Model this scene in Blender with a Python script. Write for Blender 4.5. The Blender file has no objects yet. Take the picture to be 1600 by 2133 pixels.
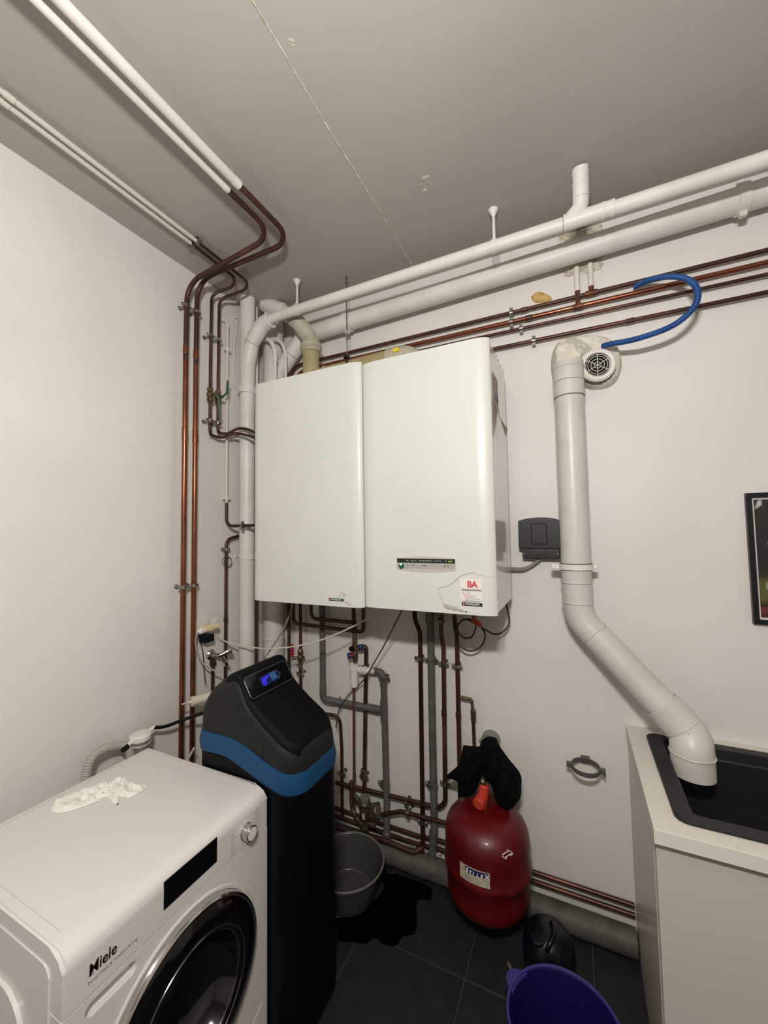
import bpy, bmesh, math, random
from mathutils import Vector, Matrix, noise
from mathutils.geometry import delaunay_2d_cdt

# ------------------------------------------------------------------ camera, world, light, exposure
scn = bpy.context.scene
COL = scn.collection
CAM = Vector((1.775, -2.0, 1.72))
BR = Vector((0.9013909, 0.4327125, -0.01594768))
BU = Vector((0.03777086, -0.04188466, 0.99840825))
BF = Vector((-0.43135577, 0.90055848, 0.05409838))
FPX = 822.32
cam_data = bpy.data.cameras.new('camera')
cam = bpy.data.objects.new('camera', cam_data); COL.objects.link(cam)
cam.matrix_world = Matrix(((BR.x, BU.x, -BF.x, CAM.x), (BR.y, BU.y, -BF.y, CAM.y), (BR.z, BU.z, -BF.z, CAM.z), (0, 0, 0, 1)))
cam_data.sensor_fit = 'HORIZONTAL'; cam_data.sensor_width = 36.0
cam_data.lens = FPX / 1600 * 36.0
cam_data.clip_start = 0.02; cam_data.clip_end = 60
scn.camera = cam

world = bpy.data.worlds.new('world'); scn.world = world
world.use_nodes = True
world.node_tree.nodes['Background'].inputs[0].default_value = (1.0, 0.93, 0.84, 1)
world.node_tree.nodes['Background'].inputs[1].default_value = 0.01

vs = scn.view_settings
vs.view_transform = 'Standard'; vs.look = 'None'; vs.exposure = 0.0; vs.gamma = 1.0; vs.use_curve_mapping = False

LAMP = Vector((1.78, -2.24, 2.40)); LAMP_W = 122.0; LAMP_C = (1.0, .965, .935)     # pendant with two bulbs hanging just above the camera

H = 3.12; RX = 4.9; RY = -5.6


def at(u, v, x=None, y=None, z=None):
    d = BR * ((u - 800) / FPX) - BU * ((v - 1066.5) / FPX) + BF
    if x is not None: t = (x - CAM.x) / d.x
    elif y is not None: t = (y - CAM.y) / d.y
    else: t = (z - CAM.z) / d.z
    return CAM + d * t


def ys(y, *pts): return [at(u, v, y=y) for u, v in pts]


def xs(x, *pts): return [at(u, v, x=x) for u, v in pts]


def pxr(p, w):                      # radius in metres of something w pixels wide at point p
    return w * (p - CAM).dot(BF) / FPX / 2


# ------------------------------------------------------------------ materials
def srgb(c):
    return tuple(((x / 255) / 12.92 if x / 255 <= 0.04045 else ((x / 255 + 0.055) / 1.055) ** 2.4) for x in c) + (1,)


MATS = {}


def mat(name, rgb, rough=0.5, metal=0.0, bump=0.0, bscale=80, var=None, vscale=6, vlo=0.45, vhi=0.6, coat=0.0, trans=0.0, emit=None, estr=1, detail=4, spec=0.5, ior=1.45, alpha=1.0):
    if name in MATS: return MATS[name]
    m = bpy.data.materials.new(name); m.use_nodes = True
    nt = m.node_tree; b = nt.nodes['Principled BSDF']
    b.inputs['Base Color'].default_value = srgb(rgb)
    b.inputs['Roughness'].default_value = rough
    b.inputs['Metallic'].default_value = metal
    b.inputs['Coat Weight'].default_value = coat
    b.inputs['Coat Roughness'].default_value = 0.08
    b.inputs['Transmission Weight'].default_value = trans
    b.inputs['Specular IOR Level'].default_value = spec
    b.inputs['IOR'].default_value = ior
    b.inputs['Alpha'].default_value = alpha
    if emit:
        b.inputs['Emission Color'].default_value = srgb(emit); b.inputs['Emission Strength'].default_value = estr
    tc = nt.nodes.new('ShaderNodeTexCoord')
    if var:
        n = nt.nodes.new('ShaderNodeTexNoise'); n.inputs['Scale'].default_value = vscale; n.inputs['Detail'].default_value = detail
        r = nt.nodes.new('ShaderNodeValToRGB')
        r.color_ramp.elements[0].position = vlo; r.color_ramp.elements[0].color = srgb(rgb)
        r.color_ramp.elements[1].position = vhi; r.color_ramp.elements[1].color = srgb(var)
        nt.links.new(tc.outputs['Object'], n.inputs['Vector']); nt.links.new(n.outputs['Fac'], r.inputs['Fac'])
        nt.links.new(r.outputs['Color'], b.inputs['Base Color'])
    if bump:
        n2 = nt.nodes.new('ShaderNodeTexNoise'); n2.inputs['Scale'].default_value = bscale; n2.inputs['Detail'].default_value = 3
        bp = nt.nodes.new('ShaderNodeBump'); bp.inputs['Strength'].default_value = bump; bp.inputs['Distance'].default_value = 0.002
        nt.links.new(tc.outputs['Object'], n2.inputs['Vector']); nt.links.new(n2.outputs['Fac'], bp.inputs['Height'])
        nt.links.new(bp.outputs['Normal'], b.inputs['Normal'])
    MATS[name] = m
    return m


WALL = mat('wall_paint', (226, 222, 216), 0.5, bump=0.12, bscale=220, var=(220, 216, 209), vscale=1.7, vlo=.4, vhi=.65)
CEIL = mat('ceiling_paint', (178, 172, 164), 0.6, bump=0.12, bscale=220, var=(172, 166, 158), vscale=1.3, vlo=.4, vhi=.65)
PLAST = mat('rough_plaster', (216, 209, 194), 0.9, bump=1.0, bscale=60, var=(178, 168, 146), vscale=38, vlo=.42, vhi=.62)
GROUT = mat('tile_grout', (70, 69, 66), 0.9, bump=.4)
TILE = mat('dark_tile', (24, 24, 24), 0.66, bump=.5, bscale=200, var=(35, 35, 35), vscale=14, vlo=.4, vhi=.75, detail=8)
WPIPE = mat('painted_pipe', (224, 220, 213), 0.42, bump=.12, bscale=160, var=(216, 211, 202), vscale=5)
WPVC = mat('grey_white_pvc', (206, 203, 195), 0.36, var=(199, 195, 186), vscale=7, bump=.05)
SEAM = mat('joint_grey', (120, 112, 102), 0.8)  # plain grey-brown for the thin rings at the pipe joints
COPPER = mat('aged_copper', (76, 51, 43), 0.38, metal=0.55, var=(118, 78, 62), vscale=5, vlo=.5, vhi=.78)
COPBR = mat('bright_copper', (152, 92, 68), 0.27, metal=.85, var=(104, 62, 48), vscale=4.0, vlo=.42, vhi=.72)
COPDK = mat('dark_copper', (74, 49, 40), 0.42, metal=.45, var=(98, 62, 49), vscale=7, vlo=.48, vhi=.75)
GPVC = mat('grey_pvc', (98, 97, 94), 0.42, var=(86, 85, 82), vscale=9, bump=.08)
GSKIRT = mat('dusty_grey_pipe', (88, 84, 77), 0.6, var=(74, 70, 64), vscale=12, bump=.2)
STEEL = mat('galvanised_steel', (176, 172, 165), 0.3, metal=.9, var=(120, 116, 110), vscale=60)
CHROME = mat('chrome', (210, 208, 205), 0.12, metal=1.0)
BRASS = mat('tarnished_brass', (128, 112, 84), 0.42, metal=.75, var=(92, 76, 56), vscale=40)
BOIL = mat('boiler_enamel', (210, 212, 204), 0.38, coat=.08, var=(207, 209, 201), vscale=3)
BOILS = mat('boiler_side_enamel', (214, 209, 202), 0.16, coat=.5)
GRAYM = mat('grey_sheet', (122, 122, 124), 0.4)
DKGREY = mat('charcoal_plastic', (32, 32, 32), 0.55, spec=.25, bump=.15, bscale=300)
BLACKP = mat('black_plastic', (20, 20, 23), 0.34, bump=.1, bscale=300)
BLACKT = mat('black_textured', (5, 6, 8), 0.65, spec=.2, bump=.9, bscale=90)
NAVY = mat('navy_black_resin', (3, 3, 7), 0.5, spec=.2, bump=.1, bscale=200)
BLUEB = mat('blue_band', (24, 70, 108), 0.5, spec=.3)
WENAM = mat('white_enamel', (216, 213, 207), 0.32, coat=.25)
WPLA = mat('white_plastic', (226, 222, 214), 0.38)
IVORY = mat('ivory_plastic', (226, 208, 162), 0.45)
FLUE = mat('translucent_flue', (196, 188, 152), 0.25, trans=.3, var=(178, 168, 122), vscale=4, ior=1.3)
FLUEG = mat('flue_grey_socket', (176, 170, 148), 0.45)
RUBBER = mat('black_rubber', (12, 12, 14), 0.6, spec=.3)
GREYH = mat('grey_hose', (170, 165, 156), 0.5)
BLUEH = mat('blue_hose', (20, 66, 128), 0.45, var=(30, 78, 140), vscale=10)
RED = mat('red_enamel', (92, 8, 10), 0.4, coat=.12, var=(82, 7, 9), vscale=6)
ORANGE = mat('orange_plastic', (196, 62, 42), 0.5)
REDP = mat('red_plastic', (176, 30, 40), 0.4)
GREENP = mat('green_plastic', (18, 84, 52), 0.4)
BLUEP = mat('blue_plastic', (36, 52, 120), 0.4)
PURP = mat('purple_plastic', (17, 14, 70), 0.42)
PURPL = mat('purple_plastic_rim', (58, 50, 120), 0.4)
CLOTHB = mat('black_fabric', (5, 6, 7), 0.95, bump=1.0, bscale=260, spec=.15)
CLOTHW = mat('white_fabric', (236, 232, 222), 0.9, bump=.8, bscale=300)
TUB = mat('smoky_translucent_plastic', (74, 73, 69), 0.3, trans=.15)
FOAM = mat('yellow_foam', (206, 172, 108), 0.95, bump=1.0, bscale=60, var=(184, 148, 84), vscale=50)
DARKPL = mat('dark_petrol_plastic', (6, 13, 20), 0.3)
WORKT = mat('worktop_laminate', (216, 211, 200), 0.5)
CABW = mat('cabinet_laminate', (192, 186, 176), 0.34, coat=.1)
CABE = mat('cabinet_edge', (150, 134, 112), 0.6)
SINKM = mat('black_granite_sink', (27, 27, 27), 0.5, bump=.2, bscale=400)
INK = mat('ink_black', (24, 22, 22), 0.5)
INKG = mat('ink_grey', (128, 124, 118), 0.6)
PAPER = mat('paper', (222, 214, 200), 0.7)
PAPG = mat('paper_dull', (190, 184, 160), 0.7, var=(168, 160, 136), vscale=60)
INKR = mat('ink_red', (196, 30, 52), 0.5)
INKB = mat('ink_blue', (34, 34, 96), 0.5)
GREYBAN = mat('ink_grey_banner', (160, 150, 140), 0.6)
PICT_BLK = mat('black_frame', (22, 22, 24), 0.35)
GLASSD = mat('dark_door_glass', (8, 8, 9), 0.04, coat=.6)
CAVITY = mat('dark_cavity', (6, 6, 6), 0.9)


# ------------------------------------------------------------------ mesh helpers
def obj(name, bm, m, parent=None, smooth=True, label=None, angle=35):
    if name in SPLIT and parent is not None:
        parts = split_bm(bm)
        if len(parts) > 1:
            bm.free(); return [obj1(name, b, m, parent, smooth, label, angle) for b in parts][0]
        for b in parts: b.free()
    return obj1(name, bm, m, parent, smooth, label, angle)


def obj1(name, bm, m, parent=None, smooth=True, label=None, angle=35):
    bmesh.ops.recalc_face_normals(bm, faces=bm.faces)
    me = bpy.data.meshes.new(name); bm.to_mesh(me); bm.free()
    ms = m if isinstance(m, (list, tuple)) else [m]
    for k in ms: me.materials.append(k)
    if smooth:
        me.polygons.foreach_set('use_smooth', [True] * len(me.polygons))
        try: me.set_sharp_from_angle(angle=math.radians(angle))
        except Exception: pass
    o = bpy.data.objects.new(name, me); COL.objects.link(o)
    if parent is not None:
        o.parent = parent
        if parent.parent is not None: base = parent.parent
        else: base = parent
        o.matrix_parent_inverse = Matrix.Translation(base.location).inverted() if parent.type == 'EMPTY' else Matrix.Identity(4)
    if smooth and len(me.polygons) < 700:
        w = o.modifiers.new('weighted', 'WEIGHTED_NORMAL'); w.keep_sharp = True
    if label: o['label'] = label
    return o


def thing(name, label, cat, loc=(0, 0, 0), group=None):
    o = bpy.data.objects.new(name, None); COL.objects.link(o); o.location = loc; o.empty_display_size = .05
    o['label'] = label; o['category'] = cat
    if group: o['group'] = group
    return o


SPLIT = {'socket', 'socket_rim', 'joint_line', 'coupling', 'screw', 'hanger_ring', 'button_mark', 'sticker_bullets', 'lid_groove', 'white_scratch'}


def split_bm(bm):
    """connected pieces of a bmesh as separate bmeshes"""
    seen = set(); out = []
    for v in bm.verts:
        if v in seen: continue
        comp = []; st = [v]; seen.add(v)
        while st:
            q = st.pop(); comp.append(q)
            for e in q.link_edges:
                o_ = e.other_vert(q)
                if o_ not in seen: seen.add(o_); st.append(o_)
        out.append(comp)
    res = []
    for comp in out:
        nb = bmesh.new(); mp_ = {q: nb.verts.new(q.co) for q in comp}; fs = set()
        for q in comp:
            for f in q.link_faces: fs.add(f)
        for f in fs: nb.faces.new([mp_[q] for q in f.verts]).material_index = f.material_index
        res.append(nb)
    return res


def tag(o, label, cat, group=None):
    o['label'] = label; o['category'] = cat
    if group: o['group'] = group
    return o


def struct(name, bm, m, smooth=False, **k):
    o = obj(name, bm, m, smooth=smooth, **k); o['kind'] = 'structure'; return o


def B(): return bmesh.new()


def box(bm, x0, x1, y0, y1, z0, z1, bev=0.0, seg=2, M=None):
    t = bmesh.new()
    bmesh.ops.create_cube(t, size=1)
    for v in t.verts:
        v.co = Vector(((x0 + x1) / 2 + v.co.x * (x1 - x0), (y0 + y1) / 2 + v.co.y * (y1 - y0), (z0 + z1) / 2 + v.co.z * (z1 - z0)))
    if bev: bmesh.ops.bevel(t, geom=t.edges[:], offset=bev, segments=seg, affect='EDGES', profile=.5)
    join(bm, t, M)


def join(bm, t, M=None, mi=0):
    if M is not None: bmesh.ops.transform(t, matrix=M, verts=t.verts)
    for f in t.faces: f.material_index = mi
    me = bpy.data.meshes.new('tmp'); t.to_mesh(me); t.free(); bm.from_mesh(me); bpy.data.meshes.remove(me)


def fillet(pts, R, seg=6):
    pts = [Vector(p) for p in pts]
    out = [pts[0]]
    n = len(pts)
    for i in range(1, n - 1):
        p, a, c = pts[i], pts[i - 1], pts[i + 1]
        r = R[i] if isinstance(R, (list, tuple)) else R
        d1 = (a - p); d2 = (c - p); l1, l2 = d1.length, d2.length
        d1.normalize(); d2.normalize()
        ang = d1.angle(d2)
        if ang > math.pi - .05 or r <= 0: out.append(p); continue
        t = min(r / math.tan(ang / 2), l1 * .48, l2 * .48)
        rr = t * math.tan(ang / 2)
        p1 = p + d1 * t; p2 = p + d2 * t
        bis = (d1 + d2).normalized(); ctr = p + bis * (rr / math.sin(ang / 2))
        v1 = p1 - ctr; v2 = p2 - ctr; tot = v1.angle(v2)
        for k in range(seg + 1):
            f = k / seg
            out.append(ctr + (v1 * math.sin((1 - f) * tot) + v2 * math.sin(f * tot)) / math.sin(tot))
    out.append(pts[-1])
    return out


def resample(pts, step):
    pts = [Vector(p) for p in pts]; out = [pts[0].copy()]; acc = 0
    for a, b in zip(pts, pts[1:]):
        L = (b - a).length
        if L < 1e-9: continue
        d = step - acc
        while d <= L:
            out.append(a + (b - a) * (d / L)); d += step
        acc = (L - (d - step))
    if (out[-1] - pts[-1]).length > step * .3: out.append(pts[-1].copy())
    return out


def spline(pts, n=10):
    P = [Vector(p) for p in pts]; P = [P[0] * 2 - P[1]] + P + [P[-1] * 2 - P[-2]]
    out = []
    for i in range(1, len(P) - 2):
        for k in range(n):
            t = k / n; a, b, c, d = P[i - 1:i + 3]
            out.append(.5 * ((2 * b) + (c - a) * t + (2 * a - 5 * b + 4 * c - d) * t * t + (3 * b - a - 3 * c + d) * t ** 3))
    out.append(P[-2]); return out


def sweep(bm, pts, r, n=14, caps=True, inner=0.0, flat=None):
    pts = [Vector(p) for p in pts]
    q = [pts[0]]
    for p in pts[1:]:
        if (p - q[-1]).length > 1e-6: q.append(p)
    pts = q
    R = r if isinstance(r, (list, tuple)) else [r] * len(pts)
    if len(R) != len(pts): R = [R[min(int(i * len(R) / len(pts)), len(R) - 1)] for i in range(len(pts))]
    T = []
    for i in range(len(pts)):
        a = pts[max(i - 1, 0)]; b = pts[min(i + 1, len(pts) - 1)]
        t = (b - a)
        if 0 < i < len(pts) - 1:
            t = (pts[i] - a).normalized() + (b - pts[i]).normalized()
            if t.length < 1e-6: t = b - a
        T.append(t.normalized())
    up = Vector((0, 0, 1)) if abs(T[0].z) < .9 else Vector((1, 0, 0))
    nrm = (up - T[0] * up.dot(T[0])).normalized()
    rings = []
    for i, p in enumerate(pts):
        if i: nrm = (nrm - T[i] * nrm.dot(T[i])).normalized()
        bn = T[i].cross(nrm)
        k = 1.0
        if 0 < i < len(pts) - 1:
            c = (pts[i] - pts[i - 1]).normalized().dot(T[i]); k = 1 / max(c, .6) if False else 1.0
        rings.append([bm.verts.new(p + (nrm * math.cos(2 * math.pi * j / n) + bn * math.sin(2 * math.pi * j / n)) * R[i] * k) for j in range(n)])
    for a, b in zip(rings, rings[1:]):
        for j in range(n):
            bm.faces.new((a[j], a[(j + 1) % n], b[(j + 1) % n], b[j]))
    if caps and not inner:
        bm.faces.new(rings[0][::-1]); bm.faces.new(rings[-1])
    if inner:
        ir = []
        for ring, p, rr in ((rings[0], pts[0], R[0]), (rings[-1], pts[-1], R[-1])):
            f = (rr - inner) / rr
            ir.append([bm.verts.new(p + (v.co - p) * f) for v in ring])
        deep0 = [bm.verts.new(v.co + T[0] * .05) for v in ir[0]]; deep1 = [bm.verts.new(v.co - T[-1] * .05) for v in ir[1]]
        for out_, in_, dp in ((rings[0], ir[0], deep0), (rings[-1], ir[1], deep1)):
            for j in range(n):
                bm.faces.new((out_[j], out_[(j + 1) % n], in_[(j + 1) % n], in_[j]))
                bm.faces.new((in_[j], in_[(j + 1) % n], dp[(j + 1) % n], dp[j]))
            bm.faces.new(dp)


def lathe(bm, prof, c=(0, 0, 0), n=32, axis='z', M=None, caps=True):
    c = Vector(c); rings = []; t = bmesh.new()
    for r, h in prof:
        ring = []
        for j in range(n):
            a = 2 * math.pi * j / n
            ring.append(t.verts.new((max(r, 1e-4) * math.cos(a), max(r, 1e-4) * math.sin(a), h)))
        rings.append(ring)
    for a, b in zip(rings, rings[1:]):
        for j in range(n): t.faces.new((a[j], a[(j + 1) % n], b[(j + 1) % n], b[j]))
    if caps: t.faces.new(rings[0][::-1]); t.faces.new(rings[-1])
    if M is None:
        if axis == 'z': M = Matrix.Identity(4)
        elif axis == 'y': M = Matrix.Rotation(math.pi / 2, 4, 'X')      # +h -> -y
        elif axis == 'x': M = Matrix.Rotation(math.pi / 2, 4, 'Y')      # +h -> +x
    join(bm, t, Matrix.Translation(c) @ M)


def dirM(d):                                                     # +z onto d
    return Vector(d).normalized().to_track_quat('Z', 'Y').to_matrix().to_4x4()


def cyl(bm, a, b, r, r2=None, n=16):
    a = Vector(a); b = Vector(b); L = (b - a).length
    lathe(bm, [(r, 0), (r2 if r2 else r, L)], a, n, M=dirM(b - a))


def torus(bm, c, R, r, d=(0, 0, 1), n=28, m=8, flat=1.0):
    t = bmesh.new(); rings = []
    for i in range(n):
        a = 2 * math.pi * i / n
        rings.append([t.verts.new(((R + r * math.cos(2 * math.pi * j / m)) * math.cos(a), (R + r * math.cos(2 * math.pi * j / m)) * math.sin(a), r * flat * math.sin(2 * math.pi * j / m))) for j in range(m)])
    for i in range(n):
        a, b = rings[i], rings[(i + 1) % n]
        for j in range(m): t.faces.new((a[j], b[j], b[(j + 1) % m], a[(j + 1) % m]))
    join(bm, t, Matrix.Translation(Vector(c)) @ dirM(d))


def prism(bm, poly, off):                                        # polygon (3d points) extruded by vector off
    off = Vector(off)
    a = [bm.verts.new(Vector(p)) for p in poly]; b = [bm.verts.new(Vector(p) + off) for p in poly]
    bm.faces.new(a); bm.faces.new(b[::-1])
    for i in range(len(a)):
        j = (i + 1) % len(a); bm.faces.new((a[i], a[j], b[j], b[i]))


def rrect(x0, x1, y0, y1, r, seg=5):
    out = []
    for cx, cy, a0 in ((x1 - r, y1 - r, 0), (x0 + r, y1 - r, 90), (x0 + r, y0 + r, 180), (x1 - r, y0 + r, 270)):
        for k in range(seg + 1):
            a = math.radians(a0 + 90 * k / seg); out.append((cx + r * math.cos(a), cy + r * math.sin(a)))
    return out


def inside(p, poly):
    c = False; n = len(poly); j = n - 1
    for i in range(n):
        if (poly[i][1] > p[1]) != (poly[j][1] > p[1]) and p[0] < (poly[j][0] - poly[i][0]) * (p[1] - poly[i][1]) / (poly[j][1] - poly[i][1]) + poly[i][0]: c = not c
        j = i
    return c


def dist_poly(p, poly):
    best = 9; P = Vector(p)
    for i in range(len(poly)):
        a = Vector(poly[i]); b = Vector(poly[(i + 1) % len(poly)]); ab = b - a
        t = max(0, min(1, (P - a).dot(ab) / max(ab.length_squared, 1e-12)))
        best = min(best, (P - a - ab * t).length)
    return best


def blob(bm, poly, place, depth, edge, step, fold, seed=0, back=-.2):
    """inflated sheet: poly in 2D, place(a,b,h)->3D, height rises within `edge` of the outline, fold(a,b)->extra"""
    sm = spline([Vector((p[0], p[1], 0)) for p in poly + [poly[0]]], 6)[:-1]
    poly = [(p.x, p.y) for p in sm]
    xs_ = [p[0] for p in poly]; yy = [p[1] for p in poly]
    pts = [Vector(p) for p in poly]; n = len(pts)
    a = min(xs_)
    while a < max(xs_):
        b = min(yy)
        while b < max(yy):
            q = (a + random.Random(seed + int(a * 9999) + int(b * 77777)).uniform(-.2, .2) * step, b)
            if inside(q, poly) and dist_poly(q, poly) > step * .45: pts.append(Vector(q))
            b += step
        a += step
    v, e, f, _, _, _ = delaunay_2d_cdt(pts, [], [list(range(n))], 1, 1e-6)
    top = []; bot = []
    for p in v:
        d = dist_poly(p, poly) if True else 0
        t = min(1, d / edge); h = depth * math.sqrt(max(0, 1 - (1 - t) ** 2))
        h += fold(p.x, p.y) * t
        top.append(bm.verts.new(place(p.x, p.y, h)))
        bot.append(bm.verts.new(place(p.x, p.y, back * h)) if t > 1e-4 else top[-1])
    for t in f:
        try: bm.faces.new([top[i] for i in t])
        except ValueError: pass
        g = [bot[i] for i in t]
        try: bm.faces.new(g[::-1])
        except ValueError: pass


def text(parent, name, s, size, origin, right, up, m, extrude=.0004, shear=0, bold=0, sx=1.0, spacing=1.0, align='LEFT', label=None):
    cu = bpy.data.curves.new('txt', 'FONT'); cu.body = s; cu.size = size; cu.extrude = extrude; cu.shear = shear; cu.offset = bold
    cu.space_character = spacing; cu.align_x = align; cu.resolution_u = 3
    o = bpy.data.objects.new('txt', cu); COL.objects.link(o)
    dg = bpy.context.evaluated_depsgraph_get(); me = bpy.data.meshes.new_from_object(o.evaluated_get(dg))
    bpy.data.objects.remove(o); bpy.data.curves.remove(cu)
    bm = bmesh.new(); bm.from_mesh(me); bpy.data.meshes.remove(me)
    r = Vector(right).normalized(); u = Vector(up).normalized(); nn = r.cross(u)
    M = Matrix(((r.x * sx, u.x, nn.x, origin[0]), (r.y * sx, u.y, nn.y, origin[1]), (r.z * sx, u.z, nn.z, origin[2]), (0, 0, 0, 1)))
    bmesh.ops.transform(bm, matrix=M, verts=bm.verts)
    return obj(name, bm, m, parent, smooth=False, label=label)


def clamp(parent, c, axis, r, wall, ear=None, screws=True, label=None, m=None):
    """split ring pipe clamp: band round the pipe, two screw ears, stud to the wall/ceiling plane along `wall` vector"""
    bm = B(); c = Vector(c); ax = Vector(axis).normalized(); w = Vector(wall)
    bw = max(.008, r * .35)
    lathe(bm, [(r + .0003, -bw), (r + .0035, -bw), (r + .0035, bw), (r + .0003, bw)], c, 20, M=dirM(ax), caps=False)
    e = ax.cross(w.normalized()).normalized() if ear is None else Vector(ear).normalized()
    for s in (1, -1):
        p = c + e * s * (r + .008)
        q = w.normalized()
        t = bmesh.new(); bmesh.ops.create_cube(t, size=1)
        Mx = Matrix((e, q, ax)).transposed().to_4x4()
        join(bm, t, Matrix.Translation(p) @ Mx @ Matrix.Diagonal((.014, .007, bw * 2, 1)))
        if screws: cyl(bm, p - q * .009, p + q * .007, .0035, n=8)
    cyl(bm, c + w.normalized() * r, c + w, .004, n=8)
    cyl(bm, c + w - w.normalized() * .004, c + w, .011, n=14)
    return obj('pipe_clamp', bm, m or STEEL, parent, label=label)


def bead(bm, c, axis, r, w=.012, k=1.14):                     # soldered coupling / raised band
    c = Vector(c)
    lathe(bm, [(r * 1.0, -w * 1.2), (r * k, -w), (r * k, w), (r * 1.0, w * 1.2)], c, 18, M=dirM(axis), caps=False)


# ------------------------------------------------------------------ the room
def quadbox(name, x0, x1, y0, y1, z0, z1, m):
    bm = B(); box(bm, x0, x1, y0, y1, z0, z1); return struct(name, bm, m)


floor = quadbox('floor', -.15, RX + .15, RY - .15, .15, -.12, -.004, GROUT)
TS = .45
tile_me = None
i = 0
for ix in range(-3, 9):
    for iy in range(-12, 1):
        x0 = 1.33 + ix * TS; y0 = -.42 + iy * TS
        x1 = min(x0 + TS, RX); y1 = min(y0 + TS, 0); x0 = max(x0, 0); y0 = max(y0, RY)
        if x1 - x0 < .03 or y1 - y0 < .03: continue
        full = (x1 - x0) > TS - .001 and (y1 - y0) > TS - .001
        if full and tile_me:
            o = bpy.data.objects.new('floor_tile', tile_me); COL.objects.link(o); o.parent = floor; o.location = ((x0 + x1) / 2, (y0 + y1) / 2, 0)
        else:
            bm = B(); w, d = (x1 - x0) / 2 - .002, (y1 - y0) / 2 - .002
            box(bm, -w, w, -d, d, -.004, 0, bev=.0015, seg=1)
            o = obj('floor_tile', bm, TILE, floor, smooth=False); o.location = ((x0 + x1) / 2, (y0 + y1) / 2, 0)
            if full: tile_me = o.data

wall_left = quadbox('wall_left', -.15, 0, RY - .15, .15, 0, H, WALL)
wall_back = quadbox('wall_back', 0, RX, 0, .15, 0, H, WALL)
wall_right = quadbox('wall_right', RX, RX + .15, RY - .15, .15, 0, H, WALL)
wall_front = quadbox('wall_front', 0, RX, RY - .15, RY, 0, H, WALL)
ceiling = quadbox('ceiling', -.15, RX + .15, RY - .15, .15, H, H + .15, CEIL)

# plaster joint across the ceiling: a thin wandering ridge
rnd = random.Random(4)
bm = B(); pts = []; rr = []
y = RY + .1
while y < -.02:
    pts.append(Vector((1.066 + .002 * math.sin(y * 9) + rnd.uniform(-.0007, .0007), y, H - .0004)))
    rr.append((.0011 if y < -1.3 else .0026) * rnd.uniform(.5, 1.3)); y += .012
sweep(bm, pts, rr, 6)
obj('plaster_joint', bm, PLAST, ceiling)
for (u, v, s) in ((608, 92, 20), (604, 108, 10), (553, 230, 11), (885, 383, 26), (620, 138, 8), (551, 212, 6)):
    p = at(u, v, z=H); r = pxr(p, s); bm = B()
    for k in range(6):
        t = bmesh.new(); bmesh.ops.create_icosphere(t, subdivisions=1, radius=r * rnd.uniform(.25, .55))
        for vv in t.verts: vv.co *= rnd.uniform(.7, 1.2)
        join(bm, t, Matrix.Translation(p + Vector((rnd.uniform(-r, r) * .8, rnd.uniform(-r, r) * 1.2, .001))) @ Matrix.Diagonal((1, 1, .35, 1)))
    obj('plaster_chip', bm, PLAST, ceiling, smooth=False)

# bare plaster patch above and broken hole below the big pipe (both in the back wall)


def rough_patch(x0, x1, z0, z1, h, step, seed, name='plaster_patch'):
    r = random.Random(seed)
    poly = []
    for (a, b, c, d) in ((x0, z0, x1, z0), (x1, z0, x1, z1), (x1, z1, x0, z1), (x0, z1, x0, z0)):
        for k in range(5): poly.append((a + (c - a) * k / 5 + r.uniform(-.006, .006), b + (d - b) * k / 5 + r.uniform(-.006, .006)))
    bm = B()
    blob(bm, poly, lambda a, b, t: Vector((a, -t + .0005, b)), h, .02, step, lambda a, b: .010 * noise.noise(Vector((a * 60, b * 60, seed))) + .004 * noise.noise(Vector((a * 180, b * 180, seed))), back=0.02)
    return obj(name, bm, PLAST, wall_back)


rough_patch(1.765, 1.945, 3.04, 3.118, .010, .006, 3)
rough_patch(1.785, 1.935, 2.905, 2.965, .012, .006, 8)

rnd = random.Random(21)
for k in range(22):                                             # broken edges of plaster round the hole under the big pipe
    t = bmesh.new(); bmesh.ops.create_icosphere(t, subdivisions=1, radius=rnd.uniform(.006, .014))
    for vv in t.verts: vv.co *= rnd.uniform(.6, 1.3)
    a_ = rnd.uniform(0, 6.28); bmesh.ops.transform(t, matrix=Matrix.Translation((1.86 + .075 * math.cos(a_), -.004, 2.932 + .026 * math.sin(a_))) @ Matrix.Diagonal((1.3, .9, .8, 1)), verts=t.verts)
    obj('plaster_chip', t, PLAST, wall_back, smooth=False)
bm = B(); box(bm, 1.815, 1.905, -.0035, -.001, 2.918, 2.945); obj('hole_shade_plate', bm, mat('hole_shadow', (70, 62, 52), .95), wall_back, smooth=False)  # thin dark plate: the shade inside the broken hole, put in as colour
# grey pipe boxed along the foot of the back wall
bm = B(); sweep(bm, [(.02, -.053, .052), (1.942, -.053, .052)], .05, 20)
bead(bm, (1.02, -.053, .052), (1, 0, 0), .05, .03, 1.06); bead(bm, (1.45, -.053, .052), (1, 0, 0), .05, .03, 1.06)
tr = struct('trim_1', bm, GSKIRT, smooth=True)
rnd = random.Random(9)
bm = B()
for k in range(26):
    x = rnd.uniform(.85, 1.12)
    t = bmesh.new(); bmesh.ops.create_icosphere(t, subdivisions=1, radius=rnd.uniform(.004, .012))
    for vv in t.verts: vv.co *= rnd.uniform(.6, 1.3)
    join(bm, t, Matrix.Translation((x, -.01 - rnd.uniform(0, .02), .10 + rnd.uniform(0, .035))))
o = obj('plaster_rubble', bm, PLAST, wall_back, smooth=False); o['kind'] = 'stuff'

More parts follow.
